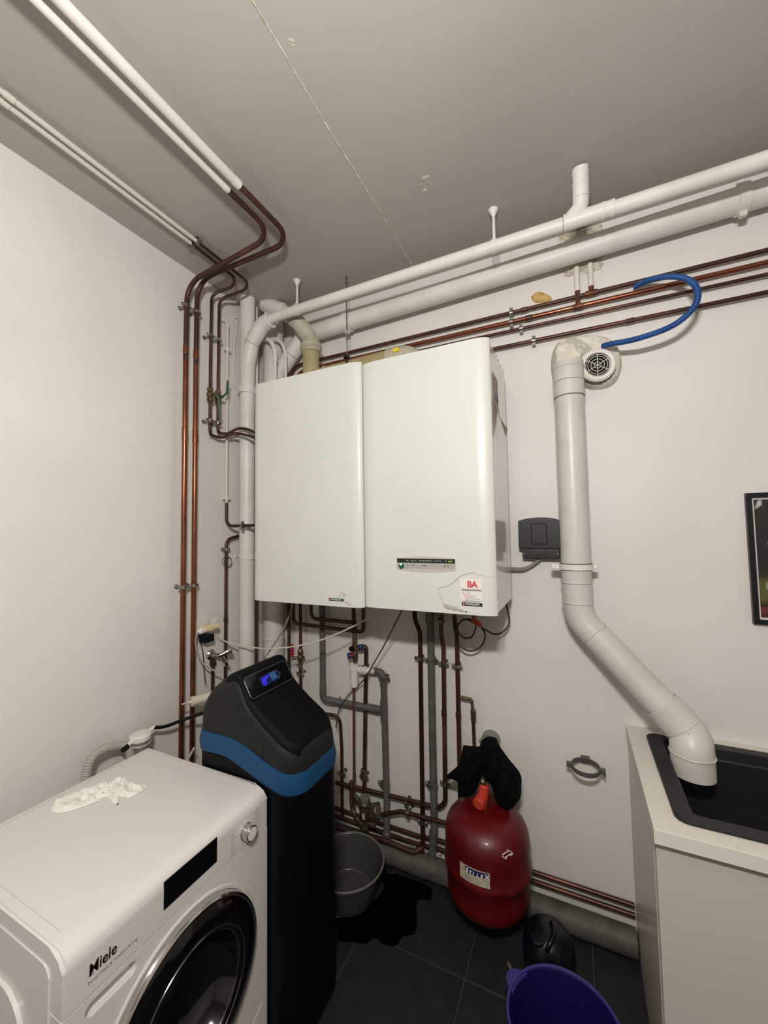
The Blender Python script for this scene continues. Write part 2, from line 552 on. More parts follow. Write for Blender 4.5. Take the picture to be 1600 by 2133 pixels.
# ------------------------------------------------------------------ the pendant lamp above the camera (its two bulbs light the room)
t = thing('pendant_lamp', 'plain white twin bulb pendant lamp hanging above the camera', 'lamp', (LAMP.x, LAMP.y, H))
bm = B(); cyl(bm, (LAMP.x, LAMP.y, LAMP.z + .11), (LAMP.x, LAMP.y, H - .02), .003, n=8); obj('lamp_cord', bm, WPLA, t)
bm = B(); lathe(bm, [(.045, H - .025), (.05, H - .02), (.05, H - .001)], (LAMP.x, LAMP.y, 0), 24); obj('ceiling_rose', bm, WPLA, t)
bm = B(); cyl(bm, (LAMP.x - .07, LAMP.y, LAMP.z + .105), (LAMP.x + .07, LAMP.y, LAMP.z + .105), .008, n=10)
for s_ in (-1, 1): cyl(bm, (LAMP.x + s_ * .065, LAMP.y, LAMP.z + .11), (LAMP.x + s_ * .065, LAMP.y, LAMP.z + .055), .017, n=14)
obj('lamp_holder', bm, WPLA, t)
for s_ in (-1, 1):
    L = bpy.data.lights.new('bulb', 'POINT'); L.energy = LAMP_W / 2; L.color = LAMP_C; L.shadow_soft_size = .045
    lo = bpy.data.objects.new('bulb', L); COL.objects.link(lo); lo.parent = t; lo.location = (s_ * .065, 0, LAMP.z - H)


# ------------------------------------------------------------------ copper pipes on ceiling and left wall
def long_pipe(name, label, cat, loc, group=None): return thing(name, label, cat, loc, group)


def heating_pipe(label, cx, cy, wx, r, zc, zs, ybend, R1, rw):
    t = thing('heating_pipe', label, 'pipe', (.05, wx, .02), 'thick copper heating pipes')
    # painted run on the ceiling, then bare copper to the wall and down
    bm = B(); sweep(bm, [(cx, RY, zc), (cx, cy, zc)], rw, 16); bead(bm, (cx, cy - .012, zc), (0, 1, 0), rw, .012, 1.06)
    obj('painted_section', bm, WPIPE, t, label='white painted run on the ceiling')
    path = fillet([(cx, cy - .01, zc), (cx, ybend, zc), (.055, wx, zs), (.05, wx, 2.6)], [0, R1, .11, 0], 10)
    bm = B(); sweep(bm, path, r, 16); obj('brown_section', bm, COPDK, t, label='dull brown copper bends')
    bm = B(); sweep(bm, [(.05, wx, 2.62), (.05, wx, .02)], r * .98, 16)
    bead(bm, (.05, wx, 2.23), (0, 0, 1), r, .03, 1.12); bead(bm, (.05, wx, 2.66), (0, 0, 1), r, .02, 1.1)
    obj('copper_section', bm, COPBR, t, label='bright copper run down the wall')
    return t


hp1 = heating_pipe('thick copper heating pipe on the left wall, the one nearer the corner', .662, -.925, -.618, .0118, 3.07, 3.05, -.60, .10, .0165)
hp2 = heating_pipe('thick copper heating pipe on the left wall, the one nearer the camera', .607, -.925, -.678, .0118, 3.07, 3.00, -.665, .10, .0112)
for hp, wy in ((hp1, -.618), (hp2, -.678)):
    for z in (2.885, 1.475):
        clamp(hp, (.05, wy, z), (0, 0, 1), .0118, (-.05, 0, 0))

CW = mat('painted_thin_pipe', (212, 205, 194), 0.45)


def water_pipe(label, cx, wy, ybend, zend_pts, r=.0078):
    t = thing('water_pipe', label, 'pipe', (.05, wy, 2.2), 'thin water pipes with green valves')
    bm = B(); sweep(bm, [(cx, RY, 3.1), (cx, -.76, 3.1)], r * 1.15, 12)
    bead(bm, (cx, -1.45, 3.1), (0, 1, 0), r * 1.15, .012, 1.2)
    obj('painted_section', bm, CW, t, label='white painted run on the ceiling')
    bm = B(); sweep(bm, fillet([(cx, -.765, 3.1), (cx, ybend, 3.09), (.055, wy, 3.03), (.05, wy, 2.6), (.05, wy, 2.49)], [0, .05, .06, .05, 0], 8), r, 12)
    obj('brown_section', bm, COPDK, t)
    clamp(t, (cx, -.765, 3.1), (0, 1, 0), r * 1.1, (0, 0, .02))
    clamp(t, (.05, wy, 2.80), (0, 0, 1), r, (-.05, 0, 0)); clamp(t, (.05, wy, 2.335), (0, 0, 1), r, (-.05, 0, 0))
    # ball valve
    vz = 2.475
    bm = B(); lathe(bm, [(.010, -.04), (.016, -.036), (.016, -.018), (.012, -.015), (.018, -.008), (.018, .010), (.012, .016), (.016, .02), (.016, .036), (.010, .04)], (.05, wy, vz), 8)
    cyl(bm, (.05, wy, vz), (.085, wy, vz), .008, n=10)
    obj('valve_body', bm, BRASS, t)
    return t


wp1 = water_pipe('thin water pipe on the left wall whose green lever points up', .235, -.476, -.40, None)
bm = B(); sweep(bm, fillet([(.05, -.476, 2.47), (.05, -.476, 2.36)], [0, 0], 2)[:1] + spline([Vector((.05, -.476, 2.36)), Vector((.05, -.474, 2.295)), at(457, 901, y=-.455), at(474, 903, y=-.42), at(496, 893, y=-.378), at(518, 895, y=-.365), at(545, 910, y=-.36)], 8), .0078, 12); obj('lower_section', bm, COPDK, wp1)
bm = B(); sweep(bm, [(.088, -.476, 2.475), (.094, -.455, 2.50), (.094, -.45, 2.57)], [.004, .006, .0055], 8); obj('valve_lever', bm, GREENP, wp1, label='green valve lever turned upward')
wp2 = water_pipe('thin water pipe on the left wall whose green lever points down', .200, -.528, -.45, None)
bm = B(); sweep(bm, fillet([(.05, -.528, 2.47), (.05, -.528, 2.34)], [0, 0], 2)[:1] + spline([Vector((.05, -.528, 2.34)), Vector((.05, -.526, 2.275)), at(443, 907, y=-.50), at(462, 911, y=-.455), at(490, 903, y=-.40), at(515, 907, y=-.385), at(545, 917, y=-.38)], 8), .0078, 12); obj('lower_section', bm, COPDK, wp2)
bm = B(); sweep(bm, [(.088, -.528, 2.475), (.094, -.51, 2.45), (.094, -.502, 2.36)], [.004, .006, .0055], 8); obj('valve_lever', bm, GREENP, wp2, label='green valve lever turned downward')

# small painted pipe on the left wall that turns behind the boiler
t = thing('thin_painted_pipe', 'slim white painted pipe on the left wall beside the stack, copper at its foot', 'pipe', (.03, -.40, 1.75))
yp = -.395
bm = B(); sweep(bm, [(.002, yp - .03, 2.955), (.03, yp - .01, 2.945), (.03, yp, 2.93), (.03, yp, 1.90)], .0076, 12); bead(bm, (.03, yp, 2.92), (0, 0, 1), .0076, .012, 1.3); obj('painted_section', bm, CW, t)
bm = B(); sweep(bm, fillet([(.03, yp, 1.905), (.03, yp, at(480, 1096, y=yp).z)] + [at(500, 1095, y=-.385), at(545, 1094, y=-.363)], [0, .06, .04, 0], 8), .0085, 12); obj('copper_section', bm, COPDK, t)
clamp(t, (.03, yp, 2.78), (0, 0, 1), .009, (-.03, 0, 0), m=WPIPE); clamp(t, (.03, yp, 1.93), (0, 0, 1), .009, (-.03, 0, 0), m=WPIPE)
p = at(505, 1095, y=-.383); clamp(t, p, (1, 0, 0), .009, (0, .05, 0))

t = thing('tap_feed_pipe', 'thin copper pipe down the left wall below the painted one, turning behind the stack', 'pipe', (.03, -.40, .03))
bm = B(); sweep(bm, fillet([(.10, -.20, 1.72), (.03, -.30, 1.72), (.03, yp, 1.70), (.03, yp, .03)], [0, .05, .05, 0], 8), .009, 12); obj('pipe_run', bm, COPPER, t)
clamp(t, (.03, yp, 1.645), (0, 0, 1), .009, (-.03, 0, 0))
bm = B(); bead(bm, (.03, yp, 1.26), (0, 0, 1), .009, .01, 1.3); obj('coupling', bm, COPDK, t)

# thin white cable near the stack
bm = B(); sweep(bm, spline([(.003, -.315, 3.0), (.012, -.312, 2.99), (.014, -.318, 2.90), (.012, -.328, 2.80), (.012, -.33, 2.6)], 6), .0028, 8)
cyl(bm, (0, -.315, 3.02), (.014, -.315, 3.02), .007, n=8)
tag(obj('wall_cable', bm, WPLA), 'thin white cable clipped on the left wall beside the stack pipe', 'cable')

# coil of wire hanging beside the stack
bm = B()
for k in range(2): torus(bm, (.012 + .004 * k, -.372 + .003 * k, 1.575 - .004 * k), .030 - .003 * k, .0016, (1, -.15 + .1 * k, .05), 28, 6)
tag(obj('wire_coil', bm, mat('dark_wire', (92, 88, 84), .5)), 'small coil of grey wire hanging against the left wall beside the stack', 'wire')

# ------------------------------------------------------------------ white waste pipes
t = thing('soil_stack', 'white vertical soil stack in the left corner, floor to ceiling', 'pipe', (.095, -.29, 0))
SX, SY, SR = .086, -.297, .0425
bm = B(); sweep(bm, [(SX, SY, .001), (SX, SY, H - .001)], SR, 28); obj('pipe_run', bm, WPIPE, t)
bm = B(); bead(bm, (SX, SY, 2.205), (0, 0, 1), SR, .03, 1.05); bead(bm, (SX, SY, 2.56), (0, 0, 1), SR, .012, 1.05); obj('socket', bm, WPIPE, t)
clamp(t, (SX, SY, 2.56), (0, 0, 1), SR + .002, (-.086, 0, 0), m=WPIPE, ear=(0, -1, 0)); clamp(t, (SX, SY, 1.60), (0, 0, 1), SR, (-.086, 0, 0), m=WPIPE, ear=(1, -.3, 0), screws=False)

t = thing('upper_waste_pipe', 'narrower white waste pipe under the ceiling, hung on rods, bending into the corner stack', 'pipe', (1.2, -.3, 2.95))
UZ = 2.953; UR = .0268
bm = B(); sweep(bm, [(RX - .002, -.3, UZ + .001), (.335, -.3, UZ), (.255, -.3, UZ - .006)], UR, 24); obj('pipe_run', bm, WPIPE, t)
bm = B()
e1 = at(578, 662, y=-.3); e2 = at(541, 684, y=-.3); e3 = at(519, 742, y=-.3)
sweep(bm, fillet([(.262, -.3, UZ - .008), (.205, -.3, UZ - .022), (.125, -.3, 2.845), (SX + .002, SY, 2.72), (SX, SY, 2.62)], [0, .07, .01, .07, 0], 8), .0425, 24)
obj('elbow', bm, WPIPE, t)
bm = B(); torus(bm, (.262, -.3, UZ - .008), .0415, .006, (1, 0, .2), 28, 8); torus(bm, (.150, -.3, 2.876), .043, .003, (.8, 0, 1.1), 28, 8); obj('socket_rim', bm, WPIPE, t)
bm = B(); torus(bm, (.124, -.3, 2.838), .0433, .0013, (.7, 0, 1.15), 28, 6); obj('joint_line', bm, SEAM, t)
# stub to the ceiling
bm = B(); sweep(bm, fillet([(1.80, -.3, UZ), (1.848, -.306, UZ + .045), (1.850, -.325, 3.04), (1.851, -.352, H - .001)], [0, .03, .05, 0], 8), .0295, 24); obj('branch', bm, WPIPE, t)
bm = B()
d = Vector((0, -.034, .1)).normalized()
for zz in (3.028, 3.066, 3.102): torus(bm, (1.850, -.318 - (zz - 3.02) * .34, zz), .0298, .0018, d, 28, 6, flat=2.2)
for xx in (1.79, 1.925, 1.958): torus(bm, (xx, -.3, UZ + .002), UR + .002, .0035, (1, 0, 0), 28, 6, flat=2)
obj('socket_rim', bm, WPIPE, t)
bm = B(); sweep(bm, [(1.785, -.3, UZ + .002), (1.955, -.3, UZ + .003)], UR + .003, 24); obj('tee', bm, WPIPE, t)
bm = B(); torus(bm, (1.784, -.3, UZ + .002), UR + .0035, .0011, (1, 0, 0), 28, 6); obj('joint_line', bm, SEAM, t)
for xx in (.452, 1.512):
    bm = B(); cyl(bm, (xx, -.3, UZ + UR), (xx, -.3, H - .012), .0065, n=10); lathe(bm, [(.0065, H - .03), (.014, H - .018), (.021, H - .004), (.021, H)], (xx, -.3, 0), 16); obj('hanger_rod', bm, WPIPE, t)
    bm = B(); lathe(bm, [(UR, -.012), (UR + .003, -.012), (UR + .003, .012), (UR, .012)], (xx, -.3, UZ), 24, axis='x', caps=False); cyl(bm, (xx, -.3 - .012, UZ + UR + .004), (xx, -.3 + .012, UZ + UR + .004), .006, n=8); obj('hanger_ring', bm, WPIPE, t)

# the big pipe behind and below it
t = thing('large_waste_pipe', 'large white waste pipe along the back wall below the narrower one', 'pipe', (.1, -.09, 0))
bm = B(); BZ0, BZ1 = 2.905, 2.952
a0 = Vector((.335, -.085, 2.933)); BRd = .0485
path = fillet([(RX - .002, -.085, 3.04), (.345, -.085, a0.z), (.135, -.10, 2.72), (.112, -.105, 2.3)], [0, .08, .10, 0], 8)
sweep(bm, path, BRd, 28); obj('pipe_run', bm, WPIPE, t)
bm = B(); sweep(bm, [(.112, -.105, H - .001), (.112, -.105, .001)], .061, 28); obj('vertical_run', bm, WPIPE, t)
bm = B(); torus(bm, (.245, -.092, 2.832), .0492, .0014, (.95, 0, 1), 28, 6); obj('joint_line', bm, SEAM, t)
bm = B(); torus(bm, (.112, -.105, 1.10), .062, .004, (0, 0, 1), 28, 6); obj('socket_rim', bm, WPIPE, t)
zz_at = lambda x: a0.z + (3.04 - a0.z) * (x - .345) / (RX - .345)
for (u, v) in ((718, 672), (1553, 412)):
    x = at(u, v, y=-.12).x; z = zz_at(x)
    bm = B()
    lathe(bm, [(BRd, -.019), (BRd + .007, -.017), (BRd + .007, .017), (BRd, .019)], (x, -.085, z), 28, axis='x', caps=False)
    for s in (1, -1): box(bm, x - .012, x + .012, -.100, -.078, z + s * (BRd + .012) - .012, z + s * (BRd + .012) + .012, .003, 1)
    cyl(bm, (x, -.085 + BRd, z), (x, 0, z), .006, n=8)
    obj('pipe_clamp', bm, WPIPE, t)

t = thing('corner_riser', 'slim riser squeezed between corner stack and boiler, white above and copper below', 'pipe', (.12, -.20, 2.0))
rp_ = at(535, 760, y=-.205)
bm = B(); sweep(bm, [(rp_.x, -.205, H - .002), (rp_.x, -.205, 2.50)], .0075, 12); obj('painted_section', bm, WPIPE, t)
bm = B(); sweep(bm, [(rp_.x, -.205, 2.505), (rp_.x, -.205, .02)], .0072, 12); obj('copper_section', bm, COPDK, t)
# two slim sleeved white pipes curving up into the corner
for k, (x, yy, lab) in enumerate(((.223, -.215, 'nearer'), (.268, -.175, 'farther'))):
    t = thing('sleeved_pipe', 'slim white sleeved pipe curving beside the corner stack, the %s of two' % ('left' if k == 0 else 'right'), 'pipe', (x, yy, 2.4), 'slim sleeved pipes in the corner')
    top = 2.915 - .0 * k
    bm = B(); sweep(bm, fillet([(x - .12, yy, top), (x - .03, yy, top - .035), (x, yy, 2.80), (x, yy, 2.74 + .03 * k)], [0, .08, .10, 0], 8), .0135 - .0035 * k, 16); obj('insulation_sleeve', bm, WPIPE, t)
    bm = B(); sweep(bm, [(x, yy, 2.76 + .03 * k), (x, yy, 2.25)], .0095 - .002 * k, 12); obj('pipe_run', bm, WPIPE, t)
    clamp(t, (x, yy, 2.535), (0, 0, 1), .0105, (0, -yy, 0))

# ------------------------------------------------------------------ flue
t = thing('boiler_flue', 'yellowed translucent plastic flue rising from the boiler to the ceiling corner', 'flue', (.62, -.21, 2.5))
FY = -.2
f0 = at(556, 622, y=FY); f1 = at(585, 646, y=FY); f2 = at(620, 670, y=FY); f3 = at(643, 700, y=FY); f4 = at(648, 716, y=FY); f5 = at(651, 790, y=FY)
bm = B(); sweep(bm, fillet([(f0.x - .01, FY, H - .001), (f0.x + .045, FY, 3.088), f1 + (f2 - f1) * .1], [0, .05, 0], 8), .046, 26); obj('ceiling_elbow', bm, WPIPE, t, label='white painted elbow in the ceiling')
bm = B(); sweep(bm, [f1 + (f0 - f1) * .1, f2 + (f1 - f2) * .15], .0405, 26)
for q in (.05, .45): torus(bm, f1 + (f2 - f1) * q, .0415, .003, f2 - f1, 28, 6)
obj('white_section', bm, WPIPE, t)
fp = resample(fillet([f2 + (f1 - f2) * .3, f2, f3, f4], [0, .06, .05, 0], 10), .0022)
bm = B(); sweep(bm, fp, [.0425 + .0024 * math.sin(i * 1.25) for i in range(len(fp))], 26); obj('corrugated_section', bm, mat('flex_grey', (188, 182, 164), .45), t)
bm = B(); ddn = (f5 - f4).normalized()
lathe(bm, [(.036, -.03), (.044, -.026), (.052, .012), (.062, .018), (.062, .036), (.054, .044), (.054, .058), (.047, .062)], f4 - ddn * .004, 28, M=dirM(ddn)); obj('flue_collar', bm, FLUEG, t)
bm = B(); sweep(bm, [f4, f4 + (Vector((f4.x + .004, FY - .01, 2.52)) - f4)], [.047, .043], 26); obj('inlet_pipe', bm, FLUE, t)
hz = 2.592
bm = B(); sweep(bm, [(.50, -.22, hz), (.985, -.22, hz + .012)], .042, 26); torus(bm, (.585, -.22, hz), .044, .005, (1, 0, 0), 28, 8); torus(bm, (.70, -.22, hz), .043, .004, (1, 0, 0), 28, 8); obj('horizontal_flue', bm, FLUE, t)
bm = B(); sweep(bm, fillet([(.96, -.22, hz + .012), (1.10, -.22, hz + .012), (1.14, -.22, 2.44)], [0, .085, 0], 10), .0455, 26); torus(bm, (.975, -.22, hz + .012), .047, .006, (1, 0, 0), 28, 8); torus(bm, (1.0, -.22, hz + .012), .046, .004, (1, 0, 0), 28, 8); obj('flue_elbow', bm, FLUEG, t)
q = at(828, 731, y=-.255)
bm = B(); box(bm, q.x - .018, q.x + .012, -.272, -.262, q.z - .008, q.z + .008, M=None); obj('yellow_sticker', bm, mat('yellow_label', (226, 206, 40), .5), t, smooth=False)
bm = B(); cyl(bm, (.712, -.21, hz + .04), (.712, -.21, H - .002), .0028, n=8); cyl(bm, (.712, -.21, hz + .035), (.712, -.21, hz + .06), .007, n=8); cyl(bm, (.712, -.21, H - .045), (.712, -.21, H - .002), .006, n=8); obj('hanger_rod', bm, STEEL, t, label='thin threaded rod up to the ceiling')
bm = B(); q = at(722, 748, y=-.30); lathe(bm, [(.004, -.12), (.004, 0), (.014, .003), (.017, .012), (.010, .018)], (q.x, -.30, q.z), 14); obj('air_vent_cap', bm, RUBBER, t)

# ------------------------------------------------------------------ four copper pipes along the back wall
WY = -.03


def wall_pipe(label, z0, z1, xl, r, m, beads=(), extra=None, xr=RX - .002, zdrop=None):
    t = thing('copper_wall_pipe', label, 'pipe', (2.2, WY, (z0 + z1) / 2), 'horizontal copper pipes under the white waste pipes')
    bm = B()
    if zdrop: pts = fillet([(xr, WY, z1), (xl, WY, z0), (xl, WY, zdrop)], [0, .10, 0], 12)
    else: pts = [(xr, WY, z1), (xl, WY, z0)]
    sweep(bm, pts, r, 14); obj('pipe_run', bm, m, t)
    for bx in beads:
        bm = B(); bead(bm, (bx, WY, z0 + (z1 - z0) * (bx - xl) / (xr - xl)), (1, 0, 0), r, .014, 1.22); obj('coupling', bm, COPDK, t)
    return t


WZ = [2.790, 2.741, 2.696, 2.624]
q1 = wall_pipe('topmost of the four copper pipes on the back wall', 2.790, 2.785, .178, .0092, COPDK, (1.60,), zdrop=1.5)
q2 = wall_pipe('second copper pipe from the top on the back wall, partly polished bright', 2.748, 2.730, .214, .0105, COPBR, (1.62,), zdrop=1.5)
q3 = wall_pipe('third copper pipe from the top on the back wall', 2.703, 2.676, 1.0, .0074, COPPER)
q4 = wall_pipe('lowest of the four copper pipes on the back wall', 2.628, 2.612, 1.2, .0088, COPPER, (2.03,))
for tt, (u, v) in ((q1, (1065, 644)), (q2, (1065, 662)), (q3, (1086, 683)), (q4, (1112, 710))):
    k = (q1, q2, q3, q4).index(tt); x = at(u, v, y=WY).x
    z0, z1, xl = ((2.790, 2.785, .178), (2.748, 2.730, .214), (2.703, 2.676, 1.0), (2.628, 2.612, 1.2))[k]
    z = z0 + (z1 - z0) * (x - xl) / (RX - xl)
    clamp(tt, (x, WY, z), (1, 0, 0), (.0092, .0105, .0076, .009)[k], (0, .03, 0), ear=(0, 0, 1))
# risers into the broken plaster
for tt, x, z0, dz in ((q2, 1.832, 2.741, .072), (q1, 1.888, 2.789, .03)):
    bm = B(); cyl(bm, (x, WY, z0), (x, WY, z0 + dz), .0105, n=14); cyl(bm, (x - .024, WY, z0), (x + .024, WY, z0), .0128, n=14); obj('tee', bm, mat('charred_copper', (86, 58, 42), .5, metal=.5, var=(140, 84, 50), vscale=40), tt)
    bm = B(); cyl(bm, (x, WY, z0 + dz), (x, WY, 2.925), .0118, n=14); obj('painted_riser', bm, WPIPE, tt)

# lump of yellow foam in the wall above the pipes
fx = [at(u, v, y=0) for u, v in ((1106, 618), (1120, 608), (1140, 613), (1150, 624), (1135, 631), (1113, 630))]
bm = B(); blob(bm, [(p.x, p.z) for p in fx], lambda a, b, h: Vector((a, -h, b)), .014, .02, .008, lambda a, b: .004 * noise.noise(Vector((a * 90, b * 90, 2))), back=.05)
tag(obj('foam_lump', bm, FOAM), 'lump of yellow expanding foam in the wall above the copper pipes', 'foam')

# ------------------------------------------------------------------ boiler (two wall units)
BY0, BYF, BYE = -.085, -.49, -.464


def cover_profile(x0, x1, rl, rr):
    pts = [(x0, BYE)]
    for k in range(1, 9):
        a = k / 8 * math.pi / 2; pts.append((x0 + rl * (1 - math.cos(a)), BYE + (BYF - BYE) * math.sin(a)))
    for k in range(7, -1, -1):
        a = k / 8 * math.pi / 2; pts.append((x1 - rr * (1 - math.cos(a)), BYE + (BYF - BYE) * math.sin(a)))
    return pts


def unit(label, name, x0, x1, z0, z1, rl, rr):
    t = thing(name, label, 'boiler', ((x0 + x1) / 2, -.25, z0))
    bm = B(); prism(bm, [(a, b, z0) for a, b in cover_profile(x0, x1, rl, rr)], (0, 0, z1 - z0))
    obj('front_cover', bm, BOIL, t, angle=20)
    bm = B(); box(bm, x0 + .003, x1 - .003, -.4635, BY0, z0 + .006, z1 - .004, .001, 1); obj('casing', bm, BOILS, t, smooth=False)
    bm = B(); box(bm, x0 + .03, x1 - .006, BY0, -.055, z0 + .03, z1 - .05, .001, 1); box(bm, x0 + .03, x1 - .02, -.05, -.001, z0 + .03, z1 - .05, .001, 1); box(bm, x0 + .04, x1 - .03, -.056, -.049, z0 + .03, z1 - .055, .0005, 1); obj('back_frame', bm, GRAYM, t, smooth=False)
    return t


tank_u = unit('left hand white boiler cabinet, plain front with a small black badge at its foot', 'hot_water_unit', .312, .9415, 1.398, 2.493, .045, .075)
boiler = unit('right hand white boiler cabinet with control strip and red lettered sticker', 'wall_boiler', .945, 1.508, 1.405, 2.474, .07, .075)
bm = B()
for k in range(1, 5): box(bm, 1.30 + .0, 1.504, -.36 + k * .06, -.34 + k * .06, 2.4745, 2.479, .0005, 1)
# top rim lip of the right side
obj('top_vent_strip', bm, GRAYM, boiler, smooth=False)
# control strip
c0 = at(827, 1163, y=BYF); c1 = at(949, 1187, y=BYF)
px0, px1, pz0, pz1 = c0.x, c1.x, 1.570, 1.6165
bm = B()
top = []; n = 12
for k in range(n + 1): f = k / n; top.append((px0 + (px1 - px0) * f, BYF, pz1 + .008 * math.sin(math.pi * f)))
for k in range(n + 1): f = 1 - k / n; top.append((px0 + (px1 - px0) * f, BYF, pz0 - .008 * math.sin(math.pi * f)))
prism(bm, top, (0, -.0012, 0)); obj('control_surround', bm, mat('panel_silver', (186, 182, 170), .4), boiler, smooth=False)
bm = B(); box(bm, px0 + .001, px1 - .001, BYF - .0022, BYF - .001, pz1 - .018, pz1 - .001); obj('control_display', bm, INK, boiler, smooth=False)
bm = B(); box(bm, px0 + .001, px1 - .001, BYF - .002, BYF - .001, pz0 + .006, pz1 - .018); obj('control_panel', bm, mat('panel_grey', (166, 164, 156), .4), boiler, smooth=False)
bm = B(); lathe(bm, [(.011, .001), (.011, .006), (.009, .008)], (px0 + .021, BYF, 1.585), 20, axis='y'); obj('control_knob', bm, mat('knob_green', (30, 84, 66), .3), boiler)
bm = B(); lathe(bm, [(.004, .006), (.004, .0095)], (px0 + .021, BYF, 1.592), 12, axis='y'); obj('power_light', bm, mat('green_led', (160, 255, 210), .3, emit=(120, 255, 190), estr=2.5), boiler)
bm = B()
for xo, w in ((.042, .006), (.05, .003), (.064, .006), (.076, .003), (.083, .003), (.098, .052), (.160, .003), (.17, .006), (.18, .003), (.188, .003), (.208, .004)):
    if w > .05:
        for j in range(9): box(bm, px0 + xo + j * .0062, px0 + xo + j * .0062 + .004, BYF - .0026, BYF - .002, 1.606, 1.6085)
    else: box(bm, px0 + xo, px0 + xo + w, BYF - .0026, BYF - .002, 1.606, 1.6088)
o = obj('display_marks', bm, mat('panel_white', (200, 198, 190), .5), boiler, smooth=False); o['kind'] = 'stuff'
bm = B(); box(bm, px1 - .028, px1 - .010, BYF - .0026, BYF - .002, 1.6045, 1.608); obj('display_badge', bm, mat('lime_mark', (190, 200, 60), .5), boiler, smooth=False)
bm = B()
for xo, w, h in ((.045, .004, .003), (.07, .006, .004), (.112, .005, .005), (.12, .004, .005), (.203, .005, .004), (.217, .004, .004)): box(bm, px0 + xo, px0 + xo + w, BYF - .0024, BYF - .002, 1.588 - h / 2, 1.588 + h / 2)
o = obj('panel_marks', bm, INK, boiler, smooth=False); o['kind'] = 'stuff'


def badge(parent, p0, p1, s, shear_z, tsize, face=BYF):
    bm = B(); x0, x1 = p0.x, p1.x; z0, z1 = min(p0.z, p1.z), max(p0.z, p1.z)
    box(bm, x0, x1, face - .0012, face, z0, z1, .0005, 1); obj('badge', bm, INK, parent, smooth=False)
    h = z1 - z0
    bm = B(); lathe(bm, [(h * .30, .0012), (h * .30, .0018)], (x0 + h * .6, face, (z0 + z1) / 2), 16, axis='y'); obj('badge_emblem', bm, mat('emblem_pink', (214, 130, 128), .5), parent)
    text(parent, 'badge_lettering', s, h * .62, (x0 + h * 1.1, face - .0016, z0 + h * .36), (1, 0, 0), (0, 0, 1), mat('badge_white', (220, 218, 214), .5), sx=(x1 - x0 - h * 1.35) / (h * .62 * 4.85), bold=.0002)
    bm = B(); box(bm, x0 + h * 2.9, x1 - h * .35, face - .0018, face - .0012, z0 + h * .13, z0 + h * .22); obj('badge_small_print', bm, INKG, parent, smooth=False)


badge(boiler, at(962, 1254, y=BYF), at(1005, 1264, y=BYF), 'FRISQUET', 0, .01)
badge(tank_u, at(685, 1245.5, y=BYF), at(716, 1253, y=BYF), 'FRISQUET', 0, .01)
# service sticker
s0 = at(958, 1205, y=BYF); s1 = at(1006, 1252, y=BYF)
bm = B(); box(bm, s0.x, s1.x, BYF - .0006, BYF, s1.z, s0.z); obj('service_sticker', bm, mat('sticker_white', (228, 222, 214), .4), boiler, smooth=False)
b0 = at(973, 1223, y=BYF)
text(boiler, 'sticker_lettering', 'BA', .034, (b0.x, BYF - .001, b0.z), (1, 0, 0), (0, 0, 1), INKR, bold=.0006, spacing=.88)
g0 = at(961, 1226, y=BYF); g1 = at(1004, 1232, y=BYF)
bm = B(); box(bm, g0.x, g1.x, BYF - .001, BYF - .0006, g1.z, g0.z - .001); obj('sticker_banner', bm, GREYBAN, boiler, smooth=False)
bm = B()
for k, (u, v, w) in enumerate(((965, 1235.5, 18), (968, 1239.5, 24), (970.5, 1243.5, 22), (973, 1247, 26))):
    p = at(u, v, y=BYF); lathe(bm, [(.0022, .0006), (.0022, .001)], (p.x, BYF, p.z), 10, axis='y')
obj('sticker_bullets', bm, INKR, boiler, smooth=False)
bm = B()
for k, (u, v, w) in enumerate(((969, 1235.5, 11), (972, 1239.5, 20), (974, 1243.5, 17), (977, 1247, 24), (967, 1251.3, 34), (963, 1228, 18), (985, 1228, 16), (963, 1230.3, 18), (985, 1230.3, 16))):
    p = at(u, v, y=BYF); p2 = at(u + w, v, y=BYF); box(bm, p.x, p2.x, BYF - .0013, BYF - .0006, p.z - .0007, p.z + .0007)
o = obj('sticker_small_print', bm, INKG, boiler, smooth=False); o['kind'] = 'stuff'
# torn protective film: wandering raised edge and a curled flap
FILM = mat('film_edge', (190, 186, 172), 0.25, coat=.6)
rnd = random.Random(2)
fe = [at(u, v, y=BYF) for u, v in ((1037, 1203), (1024, 1203), (1010, 1201), (998, 1197), (985, 1193), (972, 1195), (958, 1201), (945, 1212), (932, 1221), (912, 1226), (913, 1236), (920, 1246), (922, 1256), (927, 1262))]
fe = [Vector((p.x, BYF - .0012 if p.x < 1.43 else BYF + .0 + .026 * (1 - math.sqrt(max(0, 1 - ((p.x - 1.433) / .075) ** 2))), p.z)) for p in fe]
fe = resample(spline(fe, 8), .004); fe = [p + Vector((0, 0, rnd.uniform(-.0012, .0012))) for p in fe]
bm = B(); sweep(bm, fe, [rnd.uniform(.0006, .0019) for _ in fe], 6); obj('film_edge', bm, FILM, boiler, label='torn edge of clear protective film')
fl = [at(u, v, y=BYF) for u, v in ((921, 1255), (935, 1259), (952, 1263), (975, 1275), (962, 1274.5), (945, 1272), (928, 1267))]
bm = B(); blob(bm, [(p.x, p.z) for p in fl], lambda a, b, h: Vector((a, BYF - h, b)), .002, .008, .004, lambda a, b: .0008 * math.sin(a * 300), back=0.02); obj('film_flap', bm, mat('film_grey', (176, 173, 160), .35), boiler, label='curled flap of protective film')
fe2 = [at(u, v, y=BYF) for u, v in ((700, 1257), (705, 1246), (712, 1234), (716, 1240), (719, 1252), (727, 1256), (731, 1262))]
bm = B(); sweep(bm, spline([Vector((p.x, BYF - .0025, p.z)) for p in fe2], 5), [rnd.uniform(.0006, .002) for _ in range(31)], 6)
